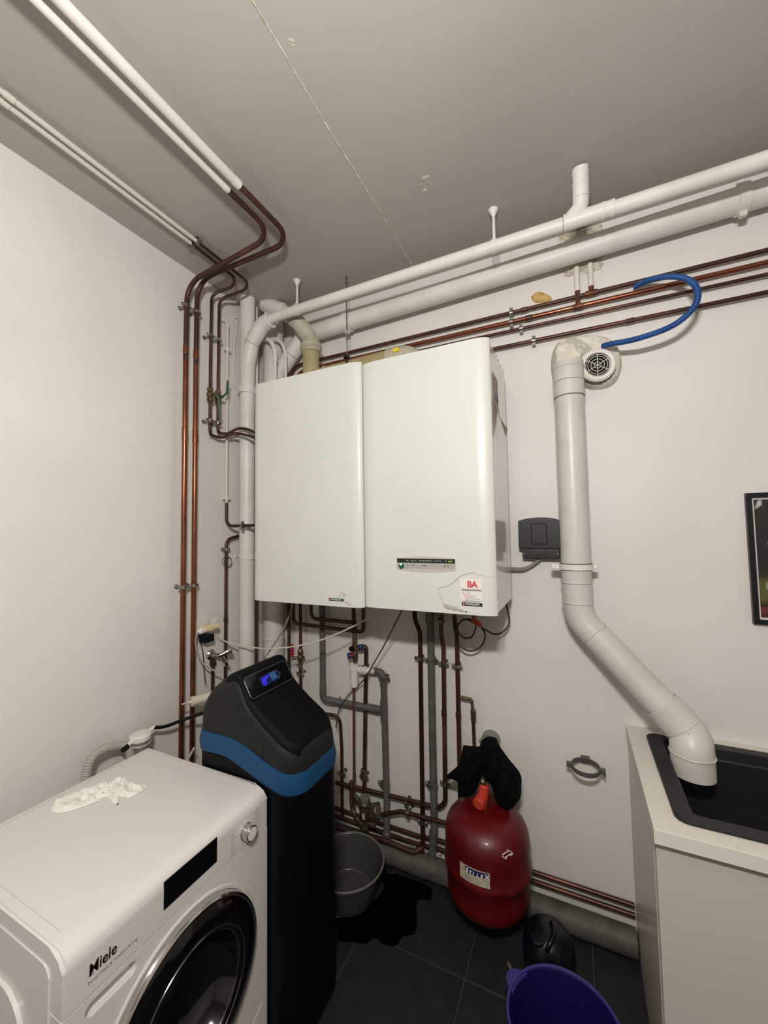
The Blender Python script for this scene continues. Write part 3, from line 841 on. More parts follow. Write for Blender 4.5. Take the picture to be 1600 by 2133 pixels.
for (u, v) in ((717, 1238), (721, 1253), (727, 1258)):
    p = at(u, v, y=BYF); tt = bmesh.new(); bmesh.ops.create_icosphere(tt, subdivisions=2, radius=.005); join(bm, tt, Matrix.Translation((p.x, BYF - .001, p.z)) @ Matrix.Diagonal((1, .6, 1, 1)))
obj('film_edge', bm, FILM, tank_u, label='torn scrap of clear film over the badge')
# chip and scuffs
p = at(1029, 1047, y=-.46)
bm = B(); box(bm, p.x - .006, p.x + .004, -.4625, -.458, p.z - .002, p.z + .002); obj('paint_chip', bm, mat('chip', (120, 108, 90), .7), boiler, smooth=False)
# paper notice on the right side, lower end curling off
X = 1.5055
pp = [at(u, v, x=X) for u, v in ((1030, 812), (1046, 835), (1047, 920), (1030, 880))]
bm = B(); rows = 12
y0, y1 = -.415, -.30; zt = 2.36; zb = 2.12
g = []
for i in range(rows + 1):
    f = i / rows; out = .002 + (.05 * max(0, (f - .35) / .65) ** 2)
    g.append([bm.verts.new((X + out * (1 - .5 * j / 3), y0 + (y1 - y0) * j / 3 - .0 + .03 * max(0, f - .5) * (j / 3), zt - (zt - zb) * f)) for j in range(4)])
for a, b in zip(g, g[1:]):
    for j in range(3): bm.faces.new((a[j], a[j + 1], b[j + 1], b[j]))
bmesh.ops.solidify(bm, geom=bm.faces[:], thickness=.0006)
tag(obj('paper_notice', bm, PAPER), 'white paper notice curling off the right side of the boiler', 'paper')
bpy.data.objects['paper_notice']['category'] = 'paper'
bm = B(); box(bm, .0, .0008, -.385, -.315, 2.258, 2.282); o = obj('notice_stripe', bm, mat('stripe_blue', (96, 100, 130), .6), bpy.data.objects['paper_notice'], smooth=False); o.location = (X + .0035, 0, 0)

# ------------------------------------------------------------------ pipes below the boiler
PY = -.045


def down_pipe(label, pts, r, m, y=PY, R=.04, name='copper_pipe', cat='pipe', clamps=(), beads=(), group='pipes under the boiler'):
    P = [p if isinstance(p, Vector) else at(p[0], p[1], y=(p[2] if len(p) > 2 else y)) for p in pts]
    t = thing(name, label, cat, P[-1], None)
    bm = B(); sweep(bm, fillet(P, R, 8), r, 16); obj('pipe_run', bm, m, t)
    for (u, v, ax) in clamps:
        c = at(u, v, y=y); clamp(t, c, ax, r, (0, -y, 0))
    for (u, v, ax) in beads:
        c = at(u, v, y=y); bm = B(); bead(bm, c, ax, r, .012, 1.18); obj('coupling', bm, m, t)
    return t


V = (0, 0, 1); HX = (1, 0, 0)
zt = 1.426


def V3(x, z, y=PY): return Vector((x, y, z))


def X_(u, v, y=PY): return at(u, v, y=y).x


# G1: grey waste from boiler, turning right
t = thing('grey_waste_pipe', 'grey plastic waste pipe dropping left of the white siphon and turning right', 'pipe', V3(.437, .80))
gr = .0178
x1 = X_(672, 1350); g2x = X_(800, 1480)
bm = B(); zj = at(700, 1461, y=PY).z; zj2 = at(780, 1476, y=PY).z
sweep(bm, fillet([V3(x1, zt), V3(x1, zj + .0), V3(g2x - .01, zj2 + .0)], .02, 6), gr, 18); obj('pipe_run', bm, GPVC, t)
bm = B(); bead(bm, V3(x1, zj + .05), V, gr, .03, 1.1); bead(bm, V3(g2x - .075, zj2), HX, gr, .04, 1.12); bead(bm, V3(x1 + .05, zj), HX, gr, .02, 1.1); obj('socket', bm, GPVC, t)
p = at(708, 1465, y=PY)
bm = B(); torus(bm, p, gr + .002, .002, HX, 20, 6); cyl(bm, p + Vector((0, 0, gr)), p + Vector((0, 0, gr + .02)), .004, n=8); obj('pipe_clamp', bm, BRASS, t)
# G2 with top elbow from the siphon
t = thing('grey_waste_pipe', 'grey plastic waste pipe running down from the white siphon outlet', 'pipe', V3(.83, .1))
zs_ = at(775, 1398, y=PY - .01).z; xs0 = X_(778, 1398)
bm = B(); sweep(bm, fillet([V3(xs0, zs_), V3(g2x, zs_), V3(g2x + .008, .30), V3(g2x + .003, .095)], [0, .04, .02, 0], 8), gr, 18); obj('pipe_run', bm, GPVC, t)
bm = B(); bead(bm, V3(g2x, zj2 + .0), V, gr, .05, 1.14); bead(bm, V3(g2x + .005, .115), V, gr, .03, 1.25)
torus(bm, V3(g2x + .003, .092), gr + .009, .0035, V, 20, 6)
bead(bm, V3(g2x, zs_ - .05), V, gr, .02, 1.12); obj('socket', bm, GPVC, t)
for v in (1413, 1632): clamp(t, at(800, v, y=PY), V, gr + .001, (0, -PY, 0))
# siphon
sx = X_(738, 1410, -.07)
t = thing('siphon', 'white plastic tundish siphon between the blue-and-red safety valve and the grey pipe', 'siphon', (sx, -.07, .8))
z1 = at(738, 1382, y=-.07).z; z0 = at(738, 1432, y=-.07).z
bm = B(); lathe(bm, [(.012, z0), (.020, z0 + .006), (.0225, z0 + .02), (.0245, z1 - .03), (.0245, z1 - .028)], (sx, -.07, 0), 26); obj('cup', bm, WPLA, t)
bm = B(); lathe(bm, [(.0265, z1 - .028), (.0265, z1), (.023, z1), (.020, z1 - .01)], (sx, -.07, 0), 26); torus(bm, (sx, -.07, z1 - .03), .0255, .0022, V, 26, 6); obj('cap', bm, WPLA, t)
bm = B(); sweep(bm, [(sx + .02, -.065, zs_ + .002), (xs0 + .01, -.05, zs_)], .0155, 16); lathe(bm, [(.0155, 0), (.021, .002), (.021, .014), (.0155, .016)], (sx + .035, -.065, zs_ + .001), 18, axis='x'); lathe(bm, [(.0155, 0), (.023, .002), (.023, .012), (.0155, .014)], (sx + .058, -.061, zs_ + .001), 8, axis='x'); obj('outlet', bm, WPLA, t)
# safety valve
t = thing('safety_valve', 'brass safety group with black, blue and red caps above the white siphon', 'valve', (sx, -.06, z1 + .02))
bm = B(); zt2 = at(740, 1312, y=-.06).z
lathe(bm, [(.012, z1 + .002), (.014, z1 + .01), (.010, z1 + .014), (.016, z1 + .024), (.017, z1 + .055), (.014, z1 + .06), (.018, z1 + .07), (.018, z1 + .095), (.014, z1 + .10), (.015, z1 + .125), (.011, zt2)], (sx, -.06, 0), 12)
cyl(bm, (sx, -.06, z1 + .075), (sx + .055, -.05, z1 + .082), .012, n=12); obj('valve_body', bm, BRASS, t)
p = at(733, 1351, y=-.085); bm = B(); lathe(bm, [(.013, 0), (.014, .004), (.014, .02), (.011, .024)], (p.x, -.075, p.z), 16, axis='y'); obj('black_cap', bm, RUBBER, t)
p = at(728, 1366, y=-.085); dd = Vector((-.75, -.6, -.12))
bm = B(); lathe(bm, [(.013, -.026), (.015, -.022), (.015, -.004)], p, 14, M=dirM(dd)); obj('red_cap', bm, mat('dark_red_plastic', (110, 30, 36), .4), t)
bm = B(); lathe(bm, [(.0155, -.004), (.0165, 0), (.0165, .009), (.013, .012)], p, 14, M=dirM(dd)); obj('blue_cap', bm, BLUEP, t)
p = at(752, 1348, y=-.06); bm = B(); lathe(bm, [(.014, -.012), (.016, -.008), (.016, .008), (.012, .012)], p, 14, M=dirM((1, -.3, .2))); obj('blue_collar', bm, mat('dull_blue', (48, 58, 96), .5), t)

# thin copper behind the softener, and the pipe with the red-handled valve
down_pipe('copper pipe dropping behind the softener, left of the red-handled valve', [V3(X_(602, 1330), zt), V3(X_(602, 1330), .05)], .0095, COPPER)
xb = X_(626, 1320)
t = down_pipe('copper pipe with a red-handled drain valve, just right of the softener top', [V3(xb, zt), V3(xb, .05)], .0095, COPPER, clamps=((625, 1403, V),))
zc = at(625, 1370, y=PY).z
bm = B(); lathe(bm, [(.009, zc - .075), (.014, zc - .05), (.011, zc - .045), (.015, zc - .02), (.018, zc - .005), (.018, zc + .008), (.012, zc + .018), (.017, zc + .03), (.017, zc + .045), (.010, zc + .055)], (xb, PY - .002, 0), 10)
cyl(bm, (xb, PY, zc + .012), (xb - .04, PY - .03, zc + .016), .007, n=8); cyl(bm, (xb, PY, zc + .012), (xb + .032, PY - .012, zc + .01), .009, n=8); cyl(bm, (xb, PY, zc - .02), (xb - .02, PY - .02, zc - .03), .008, n=8); obj('valve_body', bm, BRASS, t)
bm = B(); sweep(bm, [(xb - .036, PY - .034, zc + .012), (xb - .036, PY - .036, zc + .03), (xb - .036, PY - .036, zc + .085)], [.006, .0075, .0085], 10); obj('valve_lever', bm, REDP, t, label='red valve lever turned upward')

# horizontal loops under the left cabinet
Y2 = -.10
t = down_pipe('copper pipe curving under the left cabinet, the lower of two loops', [at(611, 1240, y=Y2), at(611, 1298, y=Y2), at(748, 1316, y=Y2), at(757, 1314, y=Y2), at(757, 1240, y=Y2)], .0105, COPDK, y=Y2, R=.035)
t = down_pipe('copper pipe curving under the left cabinet, the upper of two loops', [at(648, 1240, y=Y2 - .0), at(648, 1288, y=Y2), at(736, 1297, y=Y2)], .0105, COPDK, y=Y2, R=.035)
t = down_pipe('brown copper feed from the left cabinet down to the safety valve', [V3(sx + .003, zt, -.085), V3(sx, zt2 - .01, -.06)], .0115, COPDK, y=-.07, beads=())
bm = B(); bead(bm, (sx + .012, -.075, 1.395), V, .012, .02, 1.4); bead(bm, (sx + .001, -.062, zt2 + .02), V, .012, .015, 1.3); obj('coupling', bm, BRASS, t)
# pipe F out of the valve's blue side, down
xf = X_(762, 1420)
t = down_pipe('copper pipe bending down from the blue side of the safety valve', [at(750, 1347, y=-.05), at(763, 1346, y=PY), at(759, 1645, y=PY), at(761, 1700, y=PY)], .0115, COPPER, clamps=((758, 1390, V), (758, 1618, V)), R=.03)
bm = B(); bead(bm, at(758, 1610, y=PY), V, .0125, .018, 1.4); obj('coupling', bm, BRASS, t)
t = down_pipe('thin copper pipe dropping straight below the white siphon', [at(737, 1432, y=-.06), at(738, 1700, y=PY)], .0075, mat('pinkish_copper', (120, 82, 72), .45, metal=.5), R=.01, beads=((738, 1630, V), (738, 1615, V)))
# pipe from the softener
t = down_pipe('copper pipe leaving the softener and bending down beside the back wall', [at(680, 1487, y=-.07), at(708, 1492, y=-.06), at(712, 1560, y=PY), at(713, 1700, y=PY)], .009, COPDK, clamps=((712, 1612, V),), R=.045)

# G3 / right hand group
xg = X_(901, 1500)
t = thing('grey_waste_pipe', 'straight grey plastic waste pipe from the middle of the boiler to the floor', 'pipe', V3(xg, .09))
bm = B(); sweep(bm, [V3(X_(897, 1300), zt), V3(X_(903, 1640), at(903, 1640, y=PY).z), V3(X_(905, 1720), .24), V3(X_(900, 1800), .10)], .0185, 18)
obj('pipe_run', bm, GPVC, t)
bm = B(); bead(bm, at(895, 1282, y=PY), V, .019, .03, 1.15); bead(bm, at(903, 1745, y=PY), V, .0185, .03, 1.12); bead(bm, at(899, 1805, y=PY), V, .0185, .03, 1.2); torus(bm, at(899, 1824, y=PY - .01), .026, .0035, V, 20, 6); obj('socket', bm, GPVC, t)
for v in (1375, 1634): clamp(t, at(899, v, y=PY), V, .0185, (0, -PY, 0))
t = down_pipe('dark copper pipe left of the straight grey waste pipe', [at(863, 1240, y=-.06), at(864, 1288, y=-.06), at(875, 1318, y=PY), at(881, 1745, y=PY), at(879, 1780, y=PY)], .0115, mat('very_dark_copper', (56, 30, 22), .42, metal=.55, var=(74, 42, 30), vscale=8), clamps=((874, 1371, V), (880, 1712, V)), R=.05)
t = down_pipe('copper pipe with hex union, right of the straight grey waste pipe, turning left low', [at(917, 1240, y=-.06), at(919, 1320, y=-.06), at(924, 1350, y=PY), at(928, 1686, y=PY), at(700, 1630, y=PY), ], .0115, COPPER, clamps=((924, 1382, V), (928, 1632, V), (847, 1672, HX)), beads=((925, 1486, V),), R=.06)
p = at(918, 1285, y=-.06)
bm = B(); lathe(bm, [(.012, -.035), (.019, -.03), (.019, -.012), (.014, -.01), (.017, 0), (.017, .05), (.013, .06)], p, 6); torus(bm, p + Vector((-.006, -.018, .012)), .012, .004, (0, -1, 0), 20, 6); cyl(bm, p + Vector((-.006, 0, .012)), p + Vector((-.006, -.02, .012)), .008, n=10); obj('hex_union', bm, BRASS, t)
t = down_pipe('copper pipe with a side branch, rightmost of the pipes under the boiler', [at(946, 1240, y=-.06), at(947, 1290, y=-.06), at(952, 1330, y=PY), at(960, 1720, y=PY)], .0115, COPPER, clamps=((952, 1387, V),), beads=((955, 1490, V),), R=.05)
bm = B(); P = [at(958, 1452, y=PY), at(983, 1457, y=PY), at(985, 1480, y=PY)]; sweep(bm, fillet(P, .012, 6), .008, 12); lathe(bm, [(.009, -.03), (.014, -.026), (.014, -.012), (.011, -.01), (.014, 0), (.014, .018), (.010, .024)], at(986, 1488, y=PY), 8); obj('branch_fitting', bm, BRASS, t)
bm = B(); sweep(bm, [at(986, 1500, y=PY), at(989, 1580, y=PY)], .0085, 12); obj('branch_pipe', bm, COPPER, t)
# horizontals low down
t = down_pipe('copper pipe leaving the mixing valve to the right, behind the red tank', [at(795, 1697, y=-.07), at(835, 1690, y=-.065), at(935, 1716, y=-.065), at(960, 1724, y=-.065)], .0105, COPPER, y=-.065, R=.03, clamps=((850, 1694, HX),))
for lab, za, zb, pts in (('upper of two low copper pipes on the back wall, reaching the sink cabinet', .178, .178, None), ('lower of two low copper pipes on the back wall, reaching the sink cabinet', .136, .139, None)):
    t = thing('low_copper_pipe', lab, 'pipe', (1.4, -.028, za), 'pair of copper pipes above the floor pipe')
    bm = B(); sweep(bm, [(.45, -.028, za - .012), (1.0, -.028, za - .012), (1.1, -.028, za), (1.943, -.028, zb)], .010, 14); obj('pipe_run', bm, COPPER, t)
t = down_pipe('thick brown pipe stub bending up at the foot of the dark copper pipe', [at(700, 1722, y=-.075), at(800, 1750, y=-.075), at(862, 1776, y=-.07), at(882, 1765, y=PY)], .013, COPDK, R=.05)

# mixing valve cluster
mc = at(765, 1700, y=-.10)
t = thing('mixing_valve', 'tarnished brass mixing valve with a grey dial, low behind the plastic basin', 'valve', mc)
MVB = mat('dirty_brass', (92, 80, 62), .5, metal=.5, var=(62, 50, 40), vscale=30)
bm = B(); top = at(760, 1664, y=-.10)
lathe(bm, [(.012, -.16), (.018, -.155), (.018, -.12), (.014, -.11), (.02, -.10), (.030, -.07), (.032, -.02), (.024, -.01)], top, 18)
cyl(bm, top + Vector((0, 0, -.05)), top + Vector((.075, .02, -.03)), .02, n=14); cyl(bm, top + Vector((0, 0, -.05)), top + Vector((-.07, .02, -.02)), .014, n=12); cyl(bm, top + Vector((0, 0, -.12)), top + Vector((.06, 0, -.12)), .010, n=10)
sweep(bm, fillet([top + Vector((-.10, .03, .05)), top + Vector((-.10, .03, -.10)), top + Vector((-.02, .0, -.14))], .06, 8), .011, 12); obj('valve_body', bm, MVB, t)
bm = B(); lathe(bm, [(.018, -.014), (.026, -.008), (.028, .004), (.026, .012), (.010, .014)], top, 22); obj('dial', bm, mat('dial_grey', (104, 104, 96), .5), t)
bm = B(); lathe(bm, [(.019, -.022), (.023, -.018), (.023, .018), (.019, .022)], top + Vector((.066, .0, -.042)), 14, M=dirM((.6, -.25, .35))); obj('union_nut', bm, mat('dirty_steel', (150, 132, 118), .35, metal=.8), t)
lb = at(756, 1703, y=-.14); bm = B(); box(bm, lb.x - .008, lb.x + .008, -.1335, -.1315, lb.z - .014, lb.z + .014); obj('tag_label', bm, mat('tag_beige', (190, 176, 152), .6), t, smooth=False)

# cables under the boiler
CB = mat('dark_cable', (52, 50, 47), .5)
bm = B(); P = [at(u, v, y=y) for u, v, y in ((842, 1262, -.30), (828, 1290, -.22), (800, 1345, -.14), (775, 1388, -.11), (762, 1410, -.10), (745, 1430, -.05), (728, 1445, -.04), (712, 1468, -.07), (703, 1490, -.07), (700, 1515, -.10))]
sweep(bm, resample(spline(P, 6), .01), .0032, 8)
tag(obj('black_cable', bm, CB), 'thin black cable hanging from the boiler past the white siphon', 'cable')
bm = B(); P = [at(u, v, y=y) for u, v, y in ((446, 1316, -.45), (455, 1328, -.43), (478, 1339, -.40), (520, 1348, -.37), (560, 1351, -.36), (610, 1347, -.33), (660, 1336, -.30), (705, 1319, -.27), (745, 1300, -.24), (775, 1282, -.20))]
sweep(bm, resample(spline(P, 6), .01), .0038, 8)
tag(obj('white_cable', bm, mat('cream_cable', (206, 200, 182), .5)), 'cream cable sagging from the wall socket to under the boiler', 'cable')
bm = B(); P = [at(u, v, y=y) for u, v, y in ((612, 1250, -.25), (603, 1282, -.27), (585, 1320, -.30), (560, 1358, -.33), (540, 1385, -.36))]
sweep(bm, resample(spline(P, 6), .01), .004, 8)
tag(obj('grey_cable', bm, mat('grey_cable', (136, 130, 122), .5)), 'grey cable dropping from the boiler behind the softener', 'cable')
bm = B()
ly = -.06
P = ys(ly, (985, 1276), (988, 1290), (984, 1292), (970, 1288), (958, 1297), (953, 1310), (960, 1323), (972, 1328), (985, 1324), (991, 1312), (993, 1300), (985, 1291), (972, 1290), (958, 1296), (952, 1312), (953, 1332), (965, 1346), (980, 1354), (998, 1350), (1009, 1335), (1010, 1318), (1004, 1306), (1014, 1310), (1030, 1318), (1045, 1317), (1058, 1305), (1061, 1290), (1056, 1262), (1056, 1250))
P = [p + Vector((0, -.012 * (1 + math.sin(i * .9)), 0)) for i, p in enumerate(P)]
sweep(bm, resample(spline(P, 6), .006), .0042, 8)
ck = thing('coiled_cable', 'dark grey cable coiled under the right corner of the boiler, tied with orange', 'cable', P[7])
obj('cable', bm, CB, ck)
bm = B(); sweep(bm, ys(ly - .02, (983, 1289), (994, 1297), (1003, 1304)), [.011, .012, .009], 8); sweep(bm, ys(ly - .02, (990, 1282), (985, 1298)), [.006, .008], 6); obj('orange_tie', bm, mat('orange_red', (172, 62, 34), .6), ck)

# ------------------------------------------------------------------ black box right of the boiler
b0 = at(1078, 1084, y=-.06); b1 = at(1169, 1140, y=-.06)
t = thing('junction_box', 'black plastic junction box on the back wall between boiler and waste pipe', 'electrical box', (1.63, -.03, 1.7))
bx0, bx1 = 1.541, 1.722; bzt = 1.772; bzm = at(1120, 1143, y=-.06).z; bzb = at(1120, 1164, y=-.05).z
BBX = mat('black_box_plastic', (20, 18, 18), .42)
bm = B()
pr_ = [(bx0, bzm), (bx1, bzm), (bx1, bzt - .004)] + [(bx0 + (bx1 - bx0) * (1 - k / 6), bzt + .010 * math.sin(math.pi * k / 6)) for k in range(1, 6)] + [(bx0, bzt - .004)]
prism(bm, [(a, -.062, b) for a, b in pr_], (0, .062, 0)); bmesh.ops.bevel(bm, geom=[e for e in bm.edges if abs(e.verts[0].co.y - e.verts[1].co.y) < .001 and e.verts[0].co.y < -.05], offset=.004, segments=2, affect='EDGES'); obj('cover', bm, BBX, t)
bm = B(); cx = (bx0 + bx1) / 2; box(bm, cx - .034, cx + .034, -.066, -.060, bzm + .02, bzt - .018, .003, 1); obj('raised_panel', bm, BBX, t)
bm = B(); box(bm, bx0 + .014, bx1 - .006, -.052, -.001, bzb, bzm - .002, .004, 2); obj('terminal_cover', bm, mat('brown_black_plastic', (30, 23, 22), .45), t)
bm = B()
for xx in (bx0 + .024, bx1 - .016): lathe(bm, [(.003, .052), (.003, .0535)], (xx, 0, (bzb + bzm) / 2), 10, axis='y')
obj('screw', bm, STEEL, t)
GC = mat('grey_sheath', (128, 126, 120), .5)
for k in range(2):
    bm = B(); sweep(bm, resample(spline([(1.50, -.03 - .008 * k, 1.545 - .006 * k), (1.55, -.035, 1.545 - .006 * k), (1.59, -.03, 1.56 - .004 * k), (1.62 + .012 * k, -.028, 1.59), (1.625 + .015 * k, -.028, 1.62)], 6), .006), .0055, 10)
    obj('cable', bm, GC, t)

# ------------------------------------------------------------------ big grey-white pipe to the sink
WX = 1.772; WYp = -.12
t = thing('sink_waste_pipe', 'wide off-white pipe from the plaster mound down and across into the black sink', 'pipe', (WX, -.12, 1.4))
top = at(1184, 768, y=WYp); lo = at(1200, 1262, y=WYp); wr = .0585
xt, xb_ = at(1186, 830, y=WYp).x, at(1200, 1180, y=WYp).x
e0 = Vector((xt, WYp, 2.45)); e1 = Vector((xb_ + .001, WYp, at(1205, 1285, y=WYp).z)); e2 = at(1420, 1512, y=-.20); e2b = at(1443, 1548, y=-.225); e3 = at(1444, 1612, y=-.235)
bm = B(); sweep(bm, [e0, Vector((xb_, WYp, 1.56))], wr, 30); obj('vertical_run', bm, WPVC, t)
pt = fillet([Vector((xb_, WYp, 1.575)), e1, e2], [0, .14, 0], 12)
bm = B(); sweep(bm, [Vector((xb_, WYp, 1.577)), Vector((xb_, WYp, 1.50)), ] , .0565, 30); obj('reducer', bm, WPVC, t)
bm = B(); sweep(bm, pt, .058, 30); obj('diagonal_run', bm, WPVC, t)
dg = (e2 - e1).normalized()
bm = B(); sweep(bm, fillet([e2 - dg * .085, e2 + dg * .035, Vector((e3.x, e3.y, e2.z - .06)), e3], [0, .06, .06, 0], 10), .0655, 30, inner=.005); obj('outlet_elbow', bm, WPVC, t)
bm = B()
torus(bm, e2 - dg * .083, .0625, .0035, dg, 32, 6); torus(bm, e3 + Vector((0, 0, .072)), .066, .003, V, 32, 6)
for z in (1.415, 1.50): torus(bm, (xb_, WYp, z), .060, .0025, V, 32, 6)
torus(bm, e1 + dg * .085 + Vector((0, 0, 0)), .0595, .002, dg, 32, 6)
torus(bm, e2 + dg * .0, .0665, .0016, (dg + Vector((0, 0, -.15))), 32, 6)
sweep(bm, [e0, Vector((xt, WYp, 2.30))], wr + .003, 30)
torus(bm, (xt, WYp, 2.425), wr + .003, .003, V, 32, 6)
obj('socket', bm, WPVC, t)
bm = B()
torus(bm, (xt, WYp, 2.298), wr + .001, .0022, V, 32, 6); torus(bm, (xt, WYp, 2.365), wr + .0026, .0014, V, 32, 6)
obj('joint_line', bm, SEAM, t)
bm = B(); zc = at(1200, 1182, y=-.17).z
lathe(bm, [(.060, -.011), (.067, -.011), (.067, .011), (.060, .011)], (xb_, WYp, zc), 32, caps=False)
box(bm, xb_ - .098, xb_ - .060, WYp - .014, WYp + .014, zc - .012, zc + .012, .003, 1); box(bm, xb_ + .060, xb_ + .082, WYp - .012, WYp + .012, zc - .010, zc + .010, .003, 1)
cyl(bm, (xb_, WYp + .06, zc), (xb_, 0, zc), .008, n=10); obj('pipe_clamp', bm, WPLA, t)
bm = B(); torus(bm, (xb_, WYp, zc + .013), .0605, .003, V, 32, 6); obj('joint_line', bm, SEAM, t)

# ------------------------------------------------------------------ plaster mound with round vent grille, blue hose
mp = [at(u, v, y=-.02) for u, v in ((1153, 800), (1147, 765), (1150, 735), (1165, 712), (1195, 701), (1230, 700), (1262, 703), (1285, 718), (1296, 745), (1293, 775), (1280, 797), (1255, 808), (1225, 808), (1205, 795), (1175, 790))]
t = thing('plaster_mound', 'rough white plaster mound on the back wall around the round vent grille and pipe top', 'plaster', (1.85, -.02, 2.45))
gc = at(1244, 762, y=-.078)
gcc = Vector((1.772, 0, 2.46))


def mh(a, b):
    d1 = math.hypot(a - WX, (b - 2.475) * .9); d2 = math.hypot(a - gc.x, b - gc.z)
    h = .085 * max(0, 1 - (d1 / .11) ** 2) - (.025 if d2 < .07 else 0)
    return h + .018 * noise.noise(Vector((a * 20, b * 20, 1))) + .009 * noise.noise(Vector((a * 60, b * 60, 5))) + .003 * noise.noise(Vector((a * 140, b * 140, 9)))


bm = B(); blob(bm, [(p.x, p.z) for p in mp], lambda a, b, h: Vector((a, -h, b)), .060, .028, .007, mh, back=.01)
obj('plaster_body', bm, mat('mound_plaster', (222, 217, 205), .85, bump=1.0, bscale=70, var=(200, 193, 176), vscale=22, vlo=.4, vhi=.7), t)
tl = (Vector((.18, -1, -.03))).normalized()
gq = dirM(tl)
gC = Vector((gc.x, -.078, gc.z))
G = B(); lathe(G, [(.051, .0), (.072, .0), (.072, .012), (.065, .019), (.052, .017), (.051, .010)], gC, 36, M=gq, caps=False); obj('grille_rim', G, WPLA, t)
G = B(); lathe(G, [(.0515, -.012), (.0515, -.006)], gC, 30, M=gq); obj('grille_back', G, mat('vent_dark', (26, 20, 18), .8), t)
G = B()
for R in (.039, .0265, .0135, .047): torus(G, gC + tl * .009, R, .0012, tl, 30, 6)
a_ = tl.orthogonal().normalized(); a_ = Vector((0, 0, 1)) - tl * tl.z; a_.normalize(); b_ = tl.cross(a_)
for k in range(6):
    an = math.radians(60 * k + 0); dd = a_ * math.cos(an) + b_ * math.sin(an); cyl(G, gC + tl * .009, gC + tl * .009 + dd * .051, .0013, n=6)
obj('grille_bars', G, WPLA, t)
P = [at(u, v, y=y) for u, v, y in ((1256, 721, -.085), (1275, 716, -.115), (1305, 711, -.14), (1340, 702, -.16), (1390, 684, -.17), (1425, 662, -.175), (1450, 632, -.17), (1452, 602, -.16), (1432, 582, -.14), (1400, 576, -.12), (1365, 580, -.09), (1340, 588, -.06), (1322, 598, -.035))]
hp = resample(spline(P, 8), .0016)
bm = B(); sweep(bm, hp, [.0112 + .0007 * math.sin(i * 1.4) for i in range(len(hp))], 14)
tag(obj('blue_hose', bm, BLUEH), 'blue corrugated conduit looping from the plaster mound over the copper pipes', 'hose')

# ------------------------------------------------------------------ picture
t = thing('framed_picture', 'black framed woodland photograph on the back wall at the right edge', 'picture', (2.55, 0, 1.35))
fx0, fx1, fz0, fz1 = 2.381, 2.75, 1.352, 1.853
bm = B()
for a in ((fx0, fx0 + .018, fz0, fz1), (fx1 - .018, fx1, fz0, fz1), (fx0 + .018, fx1 - .018, fz0, fz0 + .018), (fx0 + .018, fx1 - .018, fz1 - .018, fz1)): box(bm, a[0], a[1], -.020, -.001, a[2], a[3], .001, 1)
obj('frame', bm, PICT_BLK, t, smooth=False)
bm = B(); box(bm, fx0 + .018, fx1 - .018, -.006, -.001, fz0 + .018, fz1 - .018); obj('white_border', bm, mat('mount_white', (214, 214, 206), .5), t, smooth=False)
m = bpy.data.materials.new('woodland_print'); m.use_nodes = True; nt = m.node_tree; bs = nt.nodes['Principled BSDF']; bs.inputs['Roughness'].default_value = .35
tc = nt.nodes.new('ShaderNodeTexCoord'); sp = nt.nodes.new('ShaderNodeSeparateXYZ'); nt.links.new(tc.outputs['Generated'], sp.inputs[0])
rp = nt.nodes.new('ShaderNodeValToRGB'); nt.links.new(sp.outputs['Z'], rp.inputs['Fac'])
cr = rp.color_ramp; cr.elements[0].position = 0; cr.elements[0].color = srgb((70, 32, 28)); cr.elements[1].position = 1; cr.elements[1].color = srgb((44, 44, 40))
for p_, c_ in ((.07, (108, 52, 44)), (.10, (40, 34, 24)), (.16, (92, 92, 44)), (.30, (84, 84, 40)), (.36, (44, 36, 30)), (.6, (40, 38, 34))):
    e = cr.elements.new(p_); e.color = srgb(c_)
n1 = nt.nodes.new('ShaderNodeTexNoise'); n1.inputs['Scale'].default_value = 9; n1.inputs['Detail'].default_value = 8; nt.links.new(tc.outputs['Generated'], n1.inputs['Vector'])
r1 = nt.nodes.new('ShaderNodeValToRGB'); r1.color_ramp.elements[0].position = .60; r1.color_ramp.elements[1].position = .68; nt.links.new(n1.outputs['Fac'], r1.inputs['Fac'])
mx = nt.nodes.new('ShaderNodeMix'); mx.data_type = 'RGBA'; nt.links.new(r1.outputs['Color'], mx.inputs['Factor']); nt.links.new(rp.outputs['Color'], mx.inputs['A']); mx.inputs['B'].default_value = srgb((186, 190, 186))
nt.links.new(mx.outputs['Result'], bs.inputs['Base Color'])
bm = B(); box(bm, fx0 + .026, fx1 - .026, -.0075, -.006, fz0 + .026, fz1 - .026); obj('print', bm, m, t, smooth=False)

# ------------------------------------------------------------------ empty ring clamp on the wall
t = thing('ring_bracket', 'empty grey open pipe ring bracket on the back wall left of the sink cabinet', 'bracket', (1.78, -.06, .72))
rc = Vector((1.783, -.078, .716)); GB = mat('dark_grey_pvc', (84, 82, 80), .45)
bm = B(); lathe(bm, [(.052, -.009), (.056, -.009), (.056, .009), (.052, .009), (.052, -.009)], rc, 36, M=Matrix.Rotation(.06, 4, 'X'), caps=False)
for s in (1, -1): box(bm, rc.x + s * .064 - .010, rc.x + s * .064 + .010, rc.y - .008, rc.y + .008, rc.z - .012, rc.z + .010, .002, 1)
box(bm, rc.x + .068, rc.x + .074, rc.y - .008, rc.y + .008, rc.z - .020, rc.z - .008, .001, 1)
box(bm, rc.x - .018, rc.x + .018, -.024, -.001, rc.z - .012, rc.z + .012, .002, 1); obj('ring', bm, GB, t)
bm = B(); lathe(bm, [(.003, 0), (.003, .002)], (rc.x, -.026, rc.z), 10, axis='y'); obj('screw', bm, STEEL, t)

